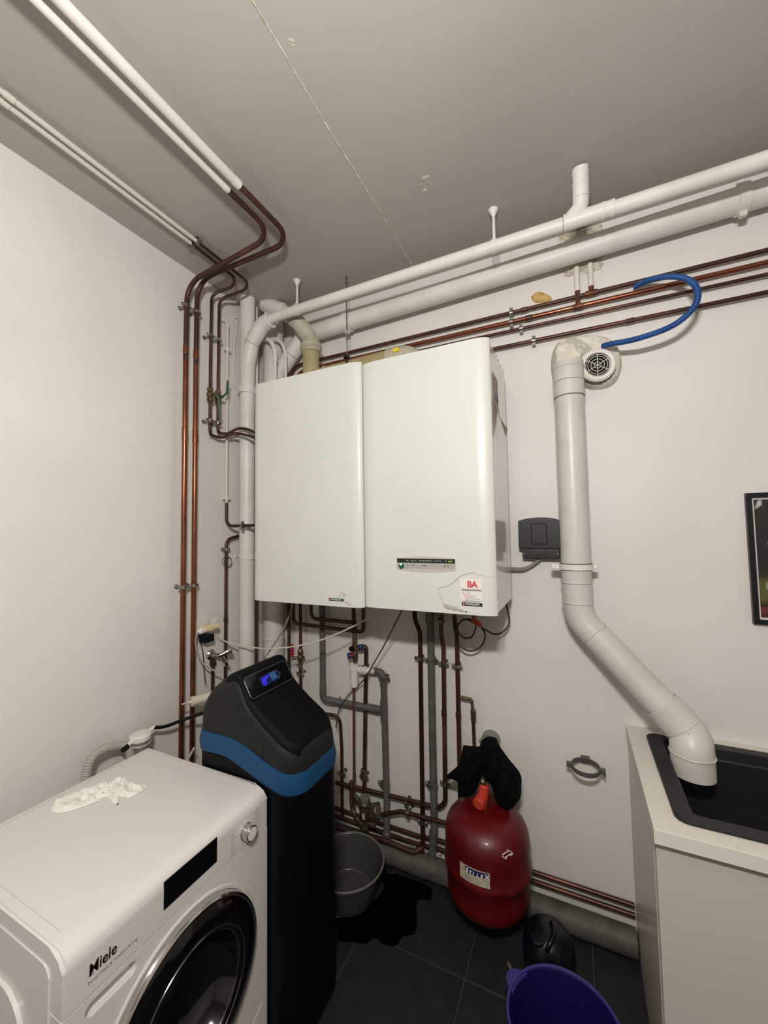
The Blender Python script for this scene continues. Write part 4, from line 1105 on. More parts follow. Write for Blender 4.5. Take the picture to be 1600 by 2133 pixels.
# ------------------------------------------------------------------ sink cabinet
CX0 = 1.944; CXE = 3.2; CYF = -.652; CT = .89
t = thing('sink_cabinet', 'white laminate base cabinet with plain panel doors under the black sink', 'cabinet', (2.5, -.3, 0))
bm = B(); box(bm, CX0 + .004, CX0 + .020, -.600, -.002, .002, .848, .0005, 1); obj('side_panel', bm, CABW, t, smooth=False)
bm = B(); box(bm, CXE - .018, CXE - .002, -.600, -.002, .002, .848, .0005, 1); obj('side_panel', bm, CABW, t, smooth=False)
bm = B(); box(bm, CX0 + .020, CXE - .018, -.012, -.004, .102, .848); obj('back_panel', bm, CABW, t, smooth=False)
bm = B(); box(bm, CX0 + .020, CXE - .018, -.598, -.012, .10, .118); obj('bottom_panel', bm, CABW, t, smooth=False)
bm = B(); box(bm, CX0 + .018, CXE - .018, -.56, -.545, .001, .10); obj('plinth', bm, CABW, t, smooth=False)
for a, b in ((CX0 + .007, CX0 + .63), (CX0 + .633, CXE - .004)):
    bm = B(); box(bm, a, b, -.6215, -.603, .10, .842, .0008, 1); d_ = obj('door', bm, CABW, t, smooth=False)
    bm = B(); box(bm, a + .001, a + .0 + .0035, -.6030, -.6025, .10, .842); obj('door_edge', bm, CABE, d_, smooth=False)
bm = B(); box(bm, CX0 + .006, CX0 + .020, -.602, -.6, .01, .842); obj('carcass_edge', bm, CABE, t, smooth=False)
# worktop with cut-out
sx0, sx1, sy0, sy1 = 2.005, 2.80, -.598, -.060
t = thing('worktop', 'white laminate worktop in the right corner around the black sink', 'worktop', (2.5, -.3, .85))
bm = B()
r_out = [(CX0, CYF), (CXE, CYF), (CXE, -.001), (CX0, -.001)]; hin = [(sx0 + .012, sy0 + .012), (sx1 - .012, sy0 + .012), (sx1 - .012, sy1 - .012), (sx0 + .012, sy1 - .012)]
for z0, z1 in ((CT - .04, CT),):
    V0 = [[bm.verts.new((a, b, z)) for a, b in ring] for z in (z0, z1) for ring in (r_out, hin)]
    ob, ib, ot, it = V0
    for k in range(4):
        j = (k + 1) % 4
        bm.faces.new((ot[k], ot[j], it[j], it[k])); bm.faces.new((ob[k], ib[k], ib[j], ob[j])); bm.faces.new((ob[k], ob[j], ot[j], ot[k])); bm.faces.new((ib[k], it[k], it[j], ib[j]))
bmesh.ops.bevel(bm, geom=[e for e in bm.edges if all(abs(v.co.z - CT) < 1e-4 and abs(v.co.y - CYF) < 1e-4 for v in e.verts)], offset=.003, segments=2, affect='EDGES')
obj('worktop_slab', bm, WORKT, t, angle=30)
# sink
t = thing('kitchen_sink', 'black composite sink with a raised rim set into the worktop', 'sink', (2.4, -.33, CT - .2))
bm = B(); seg = 6
rings = []
for (x0, x1, y0, y1, z, r) in ((sx0, sx1, sy0, sy1, CT + .0005, .035), (sx0, sx1, sy0, sy1, CT + .007, .035), (sx0 + .004, sx1 - .004, sy0 + .004, sy1 - .004, CT + .010, .033), (sx0 + .048, sx1 - .045, sy0 + .040, sy1 - .030, CT + .010, .012), (sx0 + .052, sx1 - .05, sy0 + .045, sy1 - .034, CT + .004, .012), (sx0 + .055, sx1 - .055, sy0 + .05, sy1 - .038, CT - .03, .014), (sx0 + .058, sx1 - .06, sy0 + .075, sy1 - .042, CT - .035, .014), (sx0 + .06, sx1 - .065, sy0 + .08, sy1 - .045, CT - .19, .03), (sx0 + .09, sx1 - .095, sy0 + .11, sy1 - .075, CT - .20, .03)):
    rings.append([bm.verts.new((a, b, z)) for a, b in rrect(x0, x1, y0, y1, r, seg)])
for a, b in zip(rings, rings[1:]):
    n = len(a)
    for j in range(n): bm.faces.new((a[j], a[(j + 1) % n], b[(j + 1) % n], b[j]))
bm.faces.new(rings[-1]); obj('sink_basin', bm, SINKM, t, angle=25)
bm = B(); lathe(bm, [(.04, CT - .1995), (.045, CT - .197), (.02, CT - .1965)], (2.4, -.33, 0), 24); obj('drain', bm, STEEL, t)

# ------------------------------------------------------------------ red expansion tank
TC = Vector((1.386, -.212, 0)); TR = .177
t = thing('expansion_tank', 'red steel expansion tank standing against the back wall under a black cloth', 'tank', (TC.x, TC.y, 0))
prof = []
zb0, zb1 = .118, .212
for k in range(9): a = k / 8 * math.pi / 2; prof.append((TR * .97 * math.sin(a), zb1 - (zb1 - zb0) * math.cos(a)))
prof += [(TR * .97, .23), (TR * .97, .296), (TR * 1.015, .305), (TR * 1.032, .317), (TR * 1.018, .329), (TR, .336), (TR, .40)]
prof += [(TR * k_, z_) for k_, z_ in ((.999, .420), (.988, .440), (.962, .458), (.915, .475), (.83, .493), (.70, .510), (.52, .523), (.32, .531), (.07, .535))]
bm = B(); lathe(bm, prof, TC, 56); obj('tank_body', bm, RED, t, angle=50)
for k in range(3):
    a = k * 2.094 + .5; bm = B(); cyl(bm, TC + Vector((.05 * math.cos(a), .05 + .05 * math.sin(a), 0)), TC + Vector((.05 * math.cos(a), .05 + .05 * math.sin(a), .15)), .012, n=10); obj('leg', bm, RUBBER, t)
nk = at(1003, 1694, y=-.232); bm = B(); lathe(bm, [(.02, .515), (.017, .525), (.014, nk.z + .01), (.012, nk.z + .02)], (nk.x, nk.y, 0), 14); obj('neck', bm, mat('dark_red', (110, 22, 22), .5), t)
c0 = TC + Vector((0, -.005, .60)); 
ha = at(1003, 1690, y=-.235); hb = at(1006, 1650, y=-.225)
q0 = at(1003, 1692, y=-.232); q1 = at(1009, 1634, y=-.224)
bm = B(); sweep(bm, [q0, q0 + (q1 - q0) * .15, q0 + (q1 - q0) * .6, q0 + (q1 - q0) * .95, q1], [.014, .017, .0225, .021, .016], 20)
p = at(998, 1672, y=-.262); lathe(bm, [(.018, -.035), (.024, -.02), (.0245, .010), (.0225, .013)], p, 20, M=dirM((-.22, -1, -.25))); obj('valve_cap', bm, ORANGE, t, label='orange red plastic valve cap')
p = at(1006, 1630, y=-.222); bm = B(); lathe(bm, [(.010, -.03), (.014, -.018), (.014, .008), (.010, .012), (.008, .02)], p, 10); obj('valve_stem', bm, BRASS, t)


def on_tank(u, v, R=TR + .0012):
    d = BR * ((u - 800) / FPX) - BU * ((v - 1066.5) / FPX) + BF
    ox, oy = CAM.x - TC.x, CAM.y - TC.y
    A = d.x ** 2 + d.y ** 2; Bq = 2 * (ox * d.x + oy * d.y); Cq = ox * ox + oy * oy - R * R
    s = (-Bq - math.sqrt(max(0, Bq * Bq - 4 * A * Cq))) / (2 * A); return CAM + d * s


def tank_patch(a0, a1, z0, z1, R, n=12, name='label', m=PAPG):
    bm = B(); g = []
    for k in range(n + 1):
        a = a0 + (a1 - a0) * k / n
        g.append([bm.verts.new((TC.x + rr * math.cos(a), TC.y + rr * math.sin(a), z)) for rr, z in ((R, z0), (R, z1), (R - .003, z1), (R - .003, z0))])
    for a, b in zip(g, g[1:]):
        for j in range(4): bm.faces.new((a[j], a[(j + 1) % 4], b[(j + 1) % 4], b[j]))
    bm.faces.new(g[0]); bm.faces.new(g[-1][::-1]); return obj(name, bm, m, t)


def ang(p): return math.atan2(p.y - TC.y, p.x - TC.x)


pa, pb, pc_ = on_tank(958, 1798), on_tank(1020, 1817), on_tank(1023, 1850)
aL, aR = ang(pa), ang(pb); zT, zB = (pa.z + pb.z) / 2 + .002, (on_tank(962, 1829).z + pc_.z) / 2
tank_patch(aL, aR, zB, zT, TR + .0012, m=PAPG)
wid = aR - aL
tank_patch(aL + wid * .20, aR - wid * .04, zT - (zT - zB) * .42, zT - (zT - zB) * .05, TR + .0018, name='label_banner', m=INKB)
lett = 'STILEX'
for k, ch in enumerate(lett):
    a = aL + wid * (.225 + .122 * k); rv = Vector((-math.sin(a), math.cos(a), 0)); nv = Vector((math.cos(a), math.sin(a), 0))
    hh = (zT - zB) * (.30 if ch not in 'SX' else .40)
    o_ = Vector((TC.x, TC.y, 0)) + nv * (TR + .0022); o_.z = zT - (zT - zB) * .40
    text(t, 'label_letter', ch, hh, o_, rv, (0, 0, 1), mat('label_white', (226, 222, 214), .5), bold=.0009, shear=.15)
for k in range(7):
    r_ = random.Random(k); tank_patch(aL + wid * .08, aL + wid * (.35 + r_.random() * .5), zB + (zT - zB) * (.07 + .06 * k), zB + (zT - zB) * (.085 + .06 * k), TR + .0018, name='label_print', m=mat('faded_ink', (136, 130, 112), .7))
# scratches of white
bm = B(); r_ = random.Random(5)
for seg_ in (((1047, 1781), (1053, 1776), (1060, 1774)), ((1046, 1784), (1052, 1786), (1060, 1781), (1066, 1778)), ((1056, 1770), (1063, 1773), (1068, 1778), (1064, 1783)), ((1052, 1790), (1056, 1787))):
    P = [on_tank(u, v, TR - .0004) for u, v in seg_]; P = resample(spline(P, 5), .002); sweep(bm, P, [.0012 + .0012 * r_.random() for _ in P], 5)
obj('white_scratch', bm, mat('scratch_white', (226, 208, 200), .7), t)

# black cloth hung over the valve; grey pipe end behind it
cp = ys(-.17, (965, 1552), (985, 1554), (999, 1554), (1004, 1542), (1018, 1534), (1034, 1538), (1040, 1552), (1058, 1578), (1084, 1612), (1086, 1640), (1084, 1662), (1070, 1680), (1052, 1682), (1036, 1668), (1027, 1648), (1022, 1630), (1008, 1620), (1000, 1624), (996, 1640), (985, 1654), (966, 1655), (955, 1645), (953, 1622), (930, 1618), (948, 1600), (957, 1590))


def cfold(a, b):
    return .016 * math.sin((a * 42 + b * 34)) + .011 * math.sin(a * 95 - b * 40 + 1) + .008 * noise.noise(Vector((a * 30, b * 30, 3)))


bm = B(); blob(bm, [(p.x, p.z) for p in cp], lambda a, b, h: Vector((a, -.17 - h, b)), .055, .05, .010, cfold, back=-.55)
tag(obj('black_cloth', bm, CLOTHB, angle=60), 'crumpled black cloth draped above the red tank and its orange cap', 'cloth')
bm = B(); hk = Vector((1.388, -.001, .745))
lathe(bm, [(.040, .0), (.044, .0), (.044, .06), (.040, .06)], at(1019, 1552, y=-.06) + Vector((0, .06, 0)), 28, axis='y'); cyl(bm, at(1000, 1541, y=-.03), at(1000, 1541, y=0), .006, n=8)
tag(obj('pipe_ring', bm, mat('grey_ring', (120, 122, 112), .4)), 'grey pipe ring on the wall behind the black cloth', 'bracket')

# ------------------------------------------------------------------ water softener
BX0, BX1, SYN, SYF = .400, .900, -.897, -.600


def softener_ring(z, grow=0.0, r=.085):
    return [(a, b) for a, b in rrect(BX0 - grow, BX1 + grow, SYN - grow, SYF + grow, r, 8)]


def lerp_tab(tab, x):
    if x <= tab[0][0]: return tab[0][1]
    for (a, b), (c, d) in zip(tab, tab[1:]):
        if x <= c: return b + (d - b) * (x - a) / (c - a)
    return tab[-1][1]


BT = ((.38, .944), (.44, .953), (.50, .957), (.56, .957), (.60, .953), (.65, .941), (.70, .922), (.75, .904), (.80, .890), (.85, .880), (.90, .873))
BB = ((.38, .874), (.44, .879), (.50, .883), (.55, .883), (.60, .872), (.65, .856), (.70, .840), (.75, .826), (.80, .815), (.85, .807), (.90, .802))
BT = tuple((1.775 - (1.775 - a) * .976 if a < .85 else a, 1.72 - (1.72 - b) * .976) for a, b in BT); BB = tuple((1.775 - (1.775 - a) * .976 if a < .85 else a, 1.72 - (1.72 - b) * .976) for a, b in BB)
t = thing('water_softener', 'tall black water softener with blue band and sloping charcoal hood', 'water softener', ((BX0 + BX1) / 2, (SYN + SYF) / 2, 0))


def dens(poly):
    out = []
    for i in range(len(poly)):
        a = Vector(poly[i]); b = Vector(poly[(i + 1) % len(poly)]); L_ = (b - a).length; k = 22 if L_ > .3 else (6 if L_ > .08 else 1)
        for j in range(k): q = a + (b - a) * j / k; out.append((q.x, q.y))
    return out


def wavy(bm, layers, cap0=False, cap1=False):
    rings = [[bm.verts.new((a, b, zf(a, b) if callable(zf) else zf)) for a, b in dens(softener_ring(0, g))] for g, zf in layers]
    for p, q in zip(rings, rings[1:]):
        n = len(p)
        for j in range(n): bm.faces.new((p[j], p[(j + 1) % n], q[(j + 1) % n], q[j]))
    if cap0: bm.faces.new(rings[0][::-1])
    if cap1: bm.faces.new(rings[-1])


bm = B(); wavy(bm, [(-.004, .002), (0, .012), (0, lambda a, b: lerp_tab(BB, a) - .006), (-.006, lambda a, b: lerp_tab(BB, a))], True, True); obj('tank', bm, NAVY, t, angle=30)
bm = B(); wavy(bm, [(-.006, lambda a, b: lerp_tab(BB, a) - .002), (.004, lambda a, b: lerp_tab(BB, a) + .002), (.007, lambda a, b: (lerp_tab(BB, a) + lerp_tab(BT, a)) / 2), (.002, lambda a, b: lerp_tab(BT, a) - .002), (-.004, lambda a, b: lerp_tab(BT, a))], True, True); obj('blue_band', bm, BLUEB, t, angle=30)
ZT = ((.400, .975), (.408, 1.01), (.425, 1.055), (.45, 1.098), (.48, 1.133), (.53, 1.168), (.585, 1.195), (.615, 1.202), (.632, 1.190), (.645, 1.166), (.675, 1.114), (.70, 1.092), (.758, 1.050), (.80, 1.024), (.848, .996), (.875, .978), (.888, .955), (.898, .915))


def hood(bm, grow, x_lo, x_hi, inset, base=None, rtop=.06, n=14):
    xs_ = [x_lo + (x_hi - x_lo) * k / 40 for k in range(41)]
    rings = []
    for x in xs_:
        # half width from rounded plan
        r = .085; hw = (SYF - SYN) / 2
        if x > BX1 - r: dx = x - (BX1 - r); cut = r - math.sqrt(max(r * r - dx * dx, 0))
        elif x < BX0 + r: dx = (BX0 + r) - x; cut = r - math.sqrt(max(r * r - dx * dx, 0))
        else: cut = 0
        hw = max(hw - cut - inset, .01); zt_ = lerp_tab(ZT, x) + grow; zb_ = (lerp_tab(BT, x) - .001) if base is None else zt_ - base
        rt = min(rtop, hw * .8, max(zt_ - zb_, .01) * .8); yc = (SYF + SYN) / 2
        ring = [bm.verts.new((x, yc - hw, zb_))]
        for k in range(n // 2 + 1): a = math.pi / 2 * k / (n // 2); ring.append(bm.verts.new((x, yc - hw + rt * (1 - math.cos(a)), zt_ - rt + rt * math.sin(a))))
        for k in range(n // 2 + 1): a = math.pi / 2 * (1 - k / (n // 2)); ring.append(bm.verts.new((x, yc + hw - rt * (1 - math.cos(a)), zt_ - rt + rt * math.sin(a))))
        ring.append(bm.verts.new((x, yc + hw, zb_)))
        rings.append(ring)
    for p, q in zip(rings, rings[1:]):
        m_ = len(p)
        for j in range(m_): bm.faces.new((p[j], p[(j + 1) % m_], q[(j + 1) % m_], q[j]))
    bm.faces.new(rings[0]); bm.faces.new(rings[-1][::-1])


bm = B(); hood(bm, 0, BX0 + .002, BX1 - .002, .002); obj('hood', bm, DKGREY, t, angle=40)
bm = B(); hood(bm, .004, .565, .882, .014, base=.03, rtop=.035); obj('salt_lid', bm, BLACKT, t, angle=50, label='black textured sloping lid')
bm = B(); sweep(bm, [(.76, SYN + .0015, .90), (.76, SYN + .0015, .99)], .001, 6); obj('shell_seam', bm, RUBBER, t)
# display on the slanted face
yA, yB = SYN + .020, SYF - .040
xa_, xb2 = .638, .682; za_, zb_ = lerp_tab(ZT, xa_) + .0055, lerp_tab(ZT, xb2) + .0065
up_ = Vector((xa_ - xb2, 0, za_ - zb_)).normalized(); rt_ = Vector((0, 1, 0)); nn = rt_.cross(up_); cen = Vector(((xa_ + xb2) / 2, (yA + yB) / 2, (za_ + zb_) / 2)) + nn * .001
hh = (Vector((xa_, 0, za_)) - Vector((xb2, 0, zb_))).length / 2; ww = (yB - yA) / 2
outline = [cen + rt_ * a + up_ * b for a, b in rrect(-ww, ww, -hh, hh, .016, 5)]
bm = B(); prism(bm, outline, nn * .005); obj('display_panel', bm, mat('gloss_black', (6, 7, 9), .12), t, smooth=False)
bm = B(); sweep(bm, [p + nn * .006 for p in outline] + [outline[0] + nn * .006], .0011, 6); obj('display_trim', bm, mat('trim_grey', (120, 120, 122), .35, metal=.5), t)
M4 = Matrix.Translation(cen + nn * .0056) @ Matrix((rt_, up_, nn)).transposed().to_4x4()
bm = B(); tt = bmesh.new(); prism(tt, [(a, b, 0) for a, b in rrect(-.050, .052, -.019, .022, .008, 3)], (0, 0, .0006)); join(bm, tt, M4); d_ = obj('screen', bm, mat('lcd_dim', (16, 26, 60), .25, emit=(20, 44, 110), estr=.10), t, smooth=False)
bm = B(); tt = bmesh.new(); prism(tt, [(-.046, -.006, .0006), (-.038, .012, .0006), (.000, .018, .0006), (.000, .008, .0006), (-.020, .000, .0006), (-.022, -.017, .0006), (-.036, -.017, .0006)], (0, 0, .0004)); join(bm, tt, M4); obj('screen_glow', bm, mat('lcd_violet', (50, 40, 190), .3, emit=(46, 36, 220), estr=.45), t, smooth=False)
bm = B(); tt = bmesh.new(); prism(tt, [(.010, -.014, .0006), (.003, .018, .0006), (.036, .020, .0006), (.042, -.008, .0006)], (0, 0, .0004)); join(bm, tt, M4); obj('screen_segment', bm, mat('lcd_blue', (50, 84, 120), .3, emit=(46, 84, 130), estr=.22), t, smooth=False)
bm = B()
for a, b in ((.052, .012), (.054, -.004), (.044, .018), (.046, -.012), (.062, .004)): box(bm, a - .003, a + .003, b - .002, b + .002, 0, .0008, M=M4)
obj('button_mark', bm, mat('icon_grey', (104, 118, 130), .5), t, smooth=False)

# ------------------------------------------------------------------ washing machine
W0, W1, WN, WF, WH = .150, .785, -1.512, -.904, .85
t = thing('washing_machine', 'white front loading washing machine with chrome ringed dark door', 'washing machine', ((W0 + W1) / 2, (WN + WF) / 2, 0))
bm = B(); box(bm, W0 + .004, W1 - .081, WN + .003, WF - .003, .012, .812, .004, 2); obj('body', bm, WENAM, t)
# lid: raised, with softened front edge
bm = B(); prof = [(W0, .813), (W0, .842), (W0 + .006, .85), (W1 - .055, .85), (W1 - .030, .848), (W1 - .012, .840), (W1 - .003, .828), (W1, .813)]
tt = bmesh.new(); prism(tt, [(a, WN, b) for a, b in prof], (0, WF - WN, 0)); bmesh.ops.bevel(tt, geom=[e for e in tt.edges if abs(e.verts[0].co.y - e.verts[1].co.y) < 1e-5 and min(v.co.z for v in e.verts) > .82], offset=.007, segments=3, affect='EDGES'); join(bm, tt); obj('top_lid', bm, WENAM, t, angle=30)
bm = B(); box(bm, W0 + .025, W1 - .07, WN + .028, WN + .0295, .8497, .8506); box(bm, W0 + .02, W1 - .07, WF - .022, WF - .018, .8495, .8512, .0008, 1); box(bm, W0 + .02, W0 + .024, WN + .03, WF - .02, .8495, .851, .0008, 1); obj('lid_groove', bm, mat('groove', (196, 192, 184), .5), t, smooth=False)
# control fascia and front panel
dc = Vector((W1, -1.208, .452))
gy0, gy1, gz0, gz1 = -1.467, -1.354, .6755, .7075
slot = rrect(gy0, gy1, gz0, gz1, .0158, 8)
bm = B(); box(bm, W1 - .080, W1, WN + .001, WF - .001, .722, .8115, .002, 2); obj('control_fascia', bm, WENAM, t)
bm = B()
cr_ = .250; Y0_, Y1_, Z0_, Z1_ = WN + .001, WF - .001, .0125, .720
angs = [2 * math.pi * k / 64 for k in range(64)] + [math.atan2(zz - dc.z, yy - dc.y) % (2 * math.pi) for yy in (Y0_, Y1_) for zz in (Z0_, Z1_)]
angs = sorted(angs); A_ = []; Bv = []
for x_ in (W1, W1 - .08):
    inn = []; out_ = []
    for a in angs:
        ca, sa = math.cos(a), math.sin(a); ks = []
        if abs(ca) > 1e-6: ks += [((Y1_ if ca > 0 else Y0_) - dc.y) / ca]
        if abs(sa) > 1e-6: ks += [((Z1_ if sa > 0 else Z0_) - dc.z) / sa]
        k_ = min(ks); out_.append(bm.verts.new((x_, dc.y + k_ * ca, dc.z + k_ * sa))); inn.append(bm.verts.new((x_, dc.y + cr_ * ca, dc.z + cr_ * sa)))
    A_.append(inn); Bv.append(out_)
n_ = len(angs)
for j in range(n_):
    k = (j + 1) % n_
    for q4 in ((A_[0][j], Bv[0][j], Bv[0][k], A_[0][k]), (A_[1][j], A_[1][k], Bv[1][k], Bv[1][j]), (Bv[0][j], Bv[1][j], Bv[1][k], Bv[0][k]), (A_[0][j], A_[0][k], A_[1][k], A_[1][j])): bm.faces.new(q4)
fp_ = obj('front_panel', bm, WENAM, t, smooth=False)
cb = B(); prism(cb, [(W1 - .024, a, b) for a, b in slot], (.03, 0, 0)); bmesh.ops.recalc_face_normals(cb, faces=cb.faces)
cme = bpy.data.meshes.new('cut'); cb.to_mesh(cme); cb.free(); cob = bpy.data.objects.new('cut', cme); COL.objects.link(cob)
cob.matrix_world = Matrix.Identity(4); bpy.context.view_layer.update()
md = fp_.modifiers.new('b', 'BOOLEAN'); md.operation = 'DIFFERENCE'; md.object = cob; md.solver = 'EXACT'
nme = bpy.data.meshes.new_from_object(fp_.evaluated_get(bpy.context.evaluated_depsgraph_get())); fp_.modifiers.clear(); fp_.data = nme
bpy.data.objects.remove(cob)
# door: white recess ring, chrome ring, dark glass bowl
bm = B(); lathe(bm, [(.2505, -.012), (.2505, .0), (.246, .003), (.238, .001), (.236, -.008)], dc, 72, axis='x', caps=False); obj('door_recess', bm, WENAM, t)
bm = B(); lathe(bm, [(.236, -.008), (.238, .010), (.235, .018), (.230, .021), (.225, .019), (.223, .010)], dc, 72, axis='x', caps=False); dr = obj('door', bm, CHROME, t, label='round door with chrome ring and dark glass')
bm = B(); lathe(bm, [(.2235, .010), (.2225, .018), (.20, .028), (.17, .031), (.158, .026), (.150, .010), (.138, -.02), (.11, -.045), (.06, -.060), (.003, -.064)], dc, 72, axis='x', caps=False); obj('door_glass', bm, GLASSD, dr)
bm = B(); torus(bm, dc + Vector((.0325, 0, 0)), .168, .0022, (1, 0, 0), 64, 6); obj('inner_trim', bm, mat('trim_dark_chrome', (120, 118, 114), .2, metal=.9), dr)
bm = B(); torus(bm, dc + Vector((.022, 0, 0)), .1555, .0025, (1, 0, 0), 64, 6); obj('inner_trim', bm, MATS['trim_dark_chrome'], dr)
# black display, knob, detergent handle, flap
def wz(u, v): q = at(u, v, x=W1); return q.y, q.z


ya, yb = wz(341, 1880)[0], wz(452, 1750)[0]
z_t = (wz(341, 1850)[1] + wz(452, 1733)[1]) / 2; z_b = (wz(341, 1909)[1] + wz(452, 1783)[1]) / 2
bm = B(); box(bm, W1 - .001, W1 + .0012, ya, yb, z_b, z_t, .0004, 1); obj('display', bm, mat('display_black', (3, 3, 4), .35), t, smooth=False)
ky, kz = wz(512, 1731)
bm = B(); lathe(bm, [(.0245, 0), (.0245, .004), (.0228, .006), (.0228, .026), (.0215, .028)], (W1, ky, kz), 40, axis='x'); kn = obj('program_knob', bm, CHROME, t)
bm = B(); lathe(bm, [(.0215, .0275), (.0215, .0285), (.019, .0285)], (W1, ky, kz), 40, axis='x'); obj('knob_ring', bm, INK, kn)
bm = B(); lathe(bm, [(.0188, .0275), (.0188, .0292), (.010, .0296)], (W1, ky, kz), 40, axis='x'); obj('knob_face', bm, WPLA, kn)
bm = B()
for k in range(6):
    z = kz + .034 - k * .0118
    for s, wd in ((1, (.019, .026, .021, .024, .018, .024)[k]), (-1, (.014, .022, .012, .018, .02, .018)[k])):
        yy = ky + .040 if s > 0 else ky - .062
        r2 = random.Random(k * 3 + s); c_ = 0
        while c_ < wd:
            l_ = r2.uniform(.002, .005); box(bm, W1, W1 + .0004, yy + c_, yy + min(c_ + l_, wd), z - .0007 + (0 if s > 0 else -.012), z + .0010 + (0 if s > 0 else -.012)); c_ += l_ + .001
o = obj('program_print', bm, INKG, t, smooth=False); o['kind'] = 'stuff'
y_, z_ = wz(182, 2044)
m0 = wz(184, 2037); m1 = wz(248, 1976)
text(t, 'brand_lettering', 'Miele', .034, (W1 + .0002, m0[0], (m0[1] + m1[1]) / 2 - .0005), (0, 1, 0), (0, 0, 1), mat('brand_ink', (40, 14, 16), .4), bold=.0005, shear=.04, sx=(m1[0] - m0[0]) / .080)
m0 = wz(180, 2052 + 8); 
text(t, 'model_lettering', 'W1', .0085, (W1 + .0002, wz(183, 2037)[0], .762), (0, 1, 0), (0, 0, 1), INKG)
text(t, 'model_lettering', 'PowerWash & TwinDos & 9 kg', .0085, (W1 + .0002, wz(183, 2037)[0], .748), (0, 1, 0), (0, 0, 1), INKG)
# detergent drawer scoop: recessed slot
bm = B(); rows_ = 8; g = []
for k in range(rows_ + 1):                       # scoop: deep at the top edge, sloping out to the lower edge
    f = k / rows_; g.append([bm.verts.new((W1 - .001 - .020 * math.sin(math.pi * min(1, .12 + f * .95)) ** .6, gy0 - .002 + (gy1 - gy0 + .004) * j / 6, gz0 - .002 + (gz1 - gz0 + .004) * f)) for j in range(7)])
for a, b in zip(g, g[1:]):
    for j in range(6): bm.faces.new((a[j], a[j + 1], b[j + 1], b[j]))
obj('drawer_grip', bm, WENAM, t)
# lower service flap
bm = B(); fa = wz(520, 2110); bm2 = [(W1 + .0003, WF - .02, .175), (W1 + .0003, WF - .02, .05), (W1 + .0003, WF - .15, .05), (W1 + .0003, WF - .15, .12)]; prism(bm, bm2, (.0012, 0, 0)); obj('service_flap', bm, WENAM, t, smooth=False)
# embossed side panel
bm = B(); pl = rrect(W0 + .03, W1 - .046, .05, .812, .022, 6)
prism(bm, [(a, WN + .0035, b) for a, b in pl], (0, -.006, 0)); bmesh.ops.bevel(bm, geom=[e for e in bm.edges if all(v.co.y < WN - .001 for v in e.verts)], offset=.003, segments=3, affect='EDGES'); obj('side_panel', bm, WENAM, t)
bm = B(); pl = rrect(W0 + .08, W1 - .135, .12, .705, .09, 10); prism(bm, [(a, WN - .002, b) for a, b in pl], (0, -.009, 0)); bmesh.ops.bevel(bm, geom=[e for e in bm.edges if all(v.co.y < WN - .008 for v in e.verts)], offset=.006, segments=3, affect='EDGES'); obj('side_emboss', bm, WENAM, t)
for a in (W0 + .05, W1 - .06):
    for b in (WN + .05, WF - .05): bm = B(); cyl(bm, (a, b, 0.0005), (a, b, .014), .02, n=14); obj('foot', bm, RUBBER, t)

# crumpled white cloth on top
cp = [at(u, v, z=.851) for u, v in ((104, 1689), (110, 1674), (130, 1662), (152, 1652), (175, 1646), (195, 1640), (207, 1634), (215, 1624), (232, 1628), (250, 1622), (272, 1624), (282, 1632), (308, 1636), (292, 1650), (270, 1662), (252, 1660), (246, 1676), (234, 1672), (222, 1660), (205, 1668), (175, 1680), (145, 1690), (118, 1694))]


def wfold(a, b):
    return .011 * (1 - 2 * abs(noise.noise(Vector((a * 22, b * 30, 0))))) ** 2 + .007 * (1 - 2 * abs(noise.noise(Vector((a * 55, b * 40, 7))))) ** 2 - .006 + .003 * noise.noise(Vector((a * 120, b * 120, 2)))


bm = B(); blob(bm, [(p.x, p.y) for p in cp], lambda a, b, h: Vector((a, b, .8512 + max(h, 0))), .006, .012, .005, wfold, back=0.0)
tag(obj('white_cloth', bm, CLOTHW, angle=70), 'crumpled white cloth lying on top of the washing machine', 'cloth')

# ------------------------------------------------------------------ hoses, filter, taps, plugs near the left wall
P = [at(u, v, x=x) for u, v, x in ((178, 1640, .07), (180, 1612, .07), (190, 1582, .07), (212, 1562, .07), (240, 1553, .07), (262, 1556, .07), (272, 1575, .07), (272, 1600, .07))]
hp = resample(spline(P, 8), .0022)
bm = B(); sweep(bm, hp, [.0165 + .0014 * math.sin(i * 1.6) for i in range(len(hp))], 14)
tag(obj('drain_hose', bm, GREYH), 'grey corrugated drain hose arching behind the washing machine', 'hose')
t = thing('inline_filter', 'clear and white round inline filter behind the washing machine on a black hose', 'filter', at(292, 1560, x=.07))
fc = at(293, 1533, x=.075)
bm = B(); lathe(bm, [(.034, -.10), (.036, -.012), (.036, -.01)], fc, 30); obj('filter_bowl', bm, mat('clear_bowl', (200, 196, 184), .15, trans=.7), t)
bm = B(); lathe(bm, [(.040, -.014), (.0425, -.010), (.0425, .006), (.036, .012), (.01, .014)], fc, 34); torus(bm, fc + Vector((0, 0, -.03)), .037, .002, V, 30, 6)
cyl(bm, fc + Vector((0, .03, .0)), fc + Vector((0, .062, .012)), .009, .007, n=12); cyl(bm, fc + Vector((0, -.03, -.0)), fc + Vector((.01, -.062, -.012)), .009, .007, n=12)
box(bm, fc.x - .006, fc.x + .004, fc.y - .012, fc.y + .016, fc.z + .013, fc.z + .018, .001, 1); obj('filter_cap', bm, WPLA, t)
bm = B(); cyl(bm, fc + Vector((.01, -.060, -.011)), fc + Vector((.014, -.084, -.016)), .010, n=12); obj('end_plug', bm, RUBBER, t)
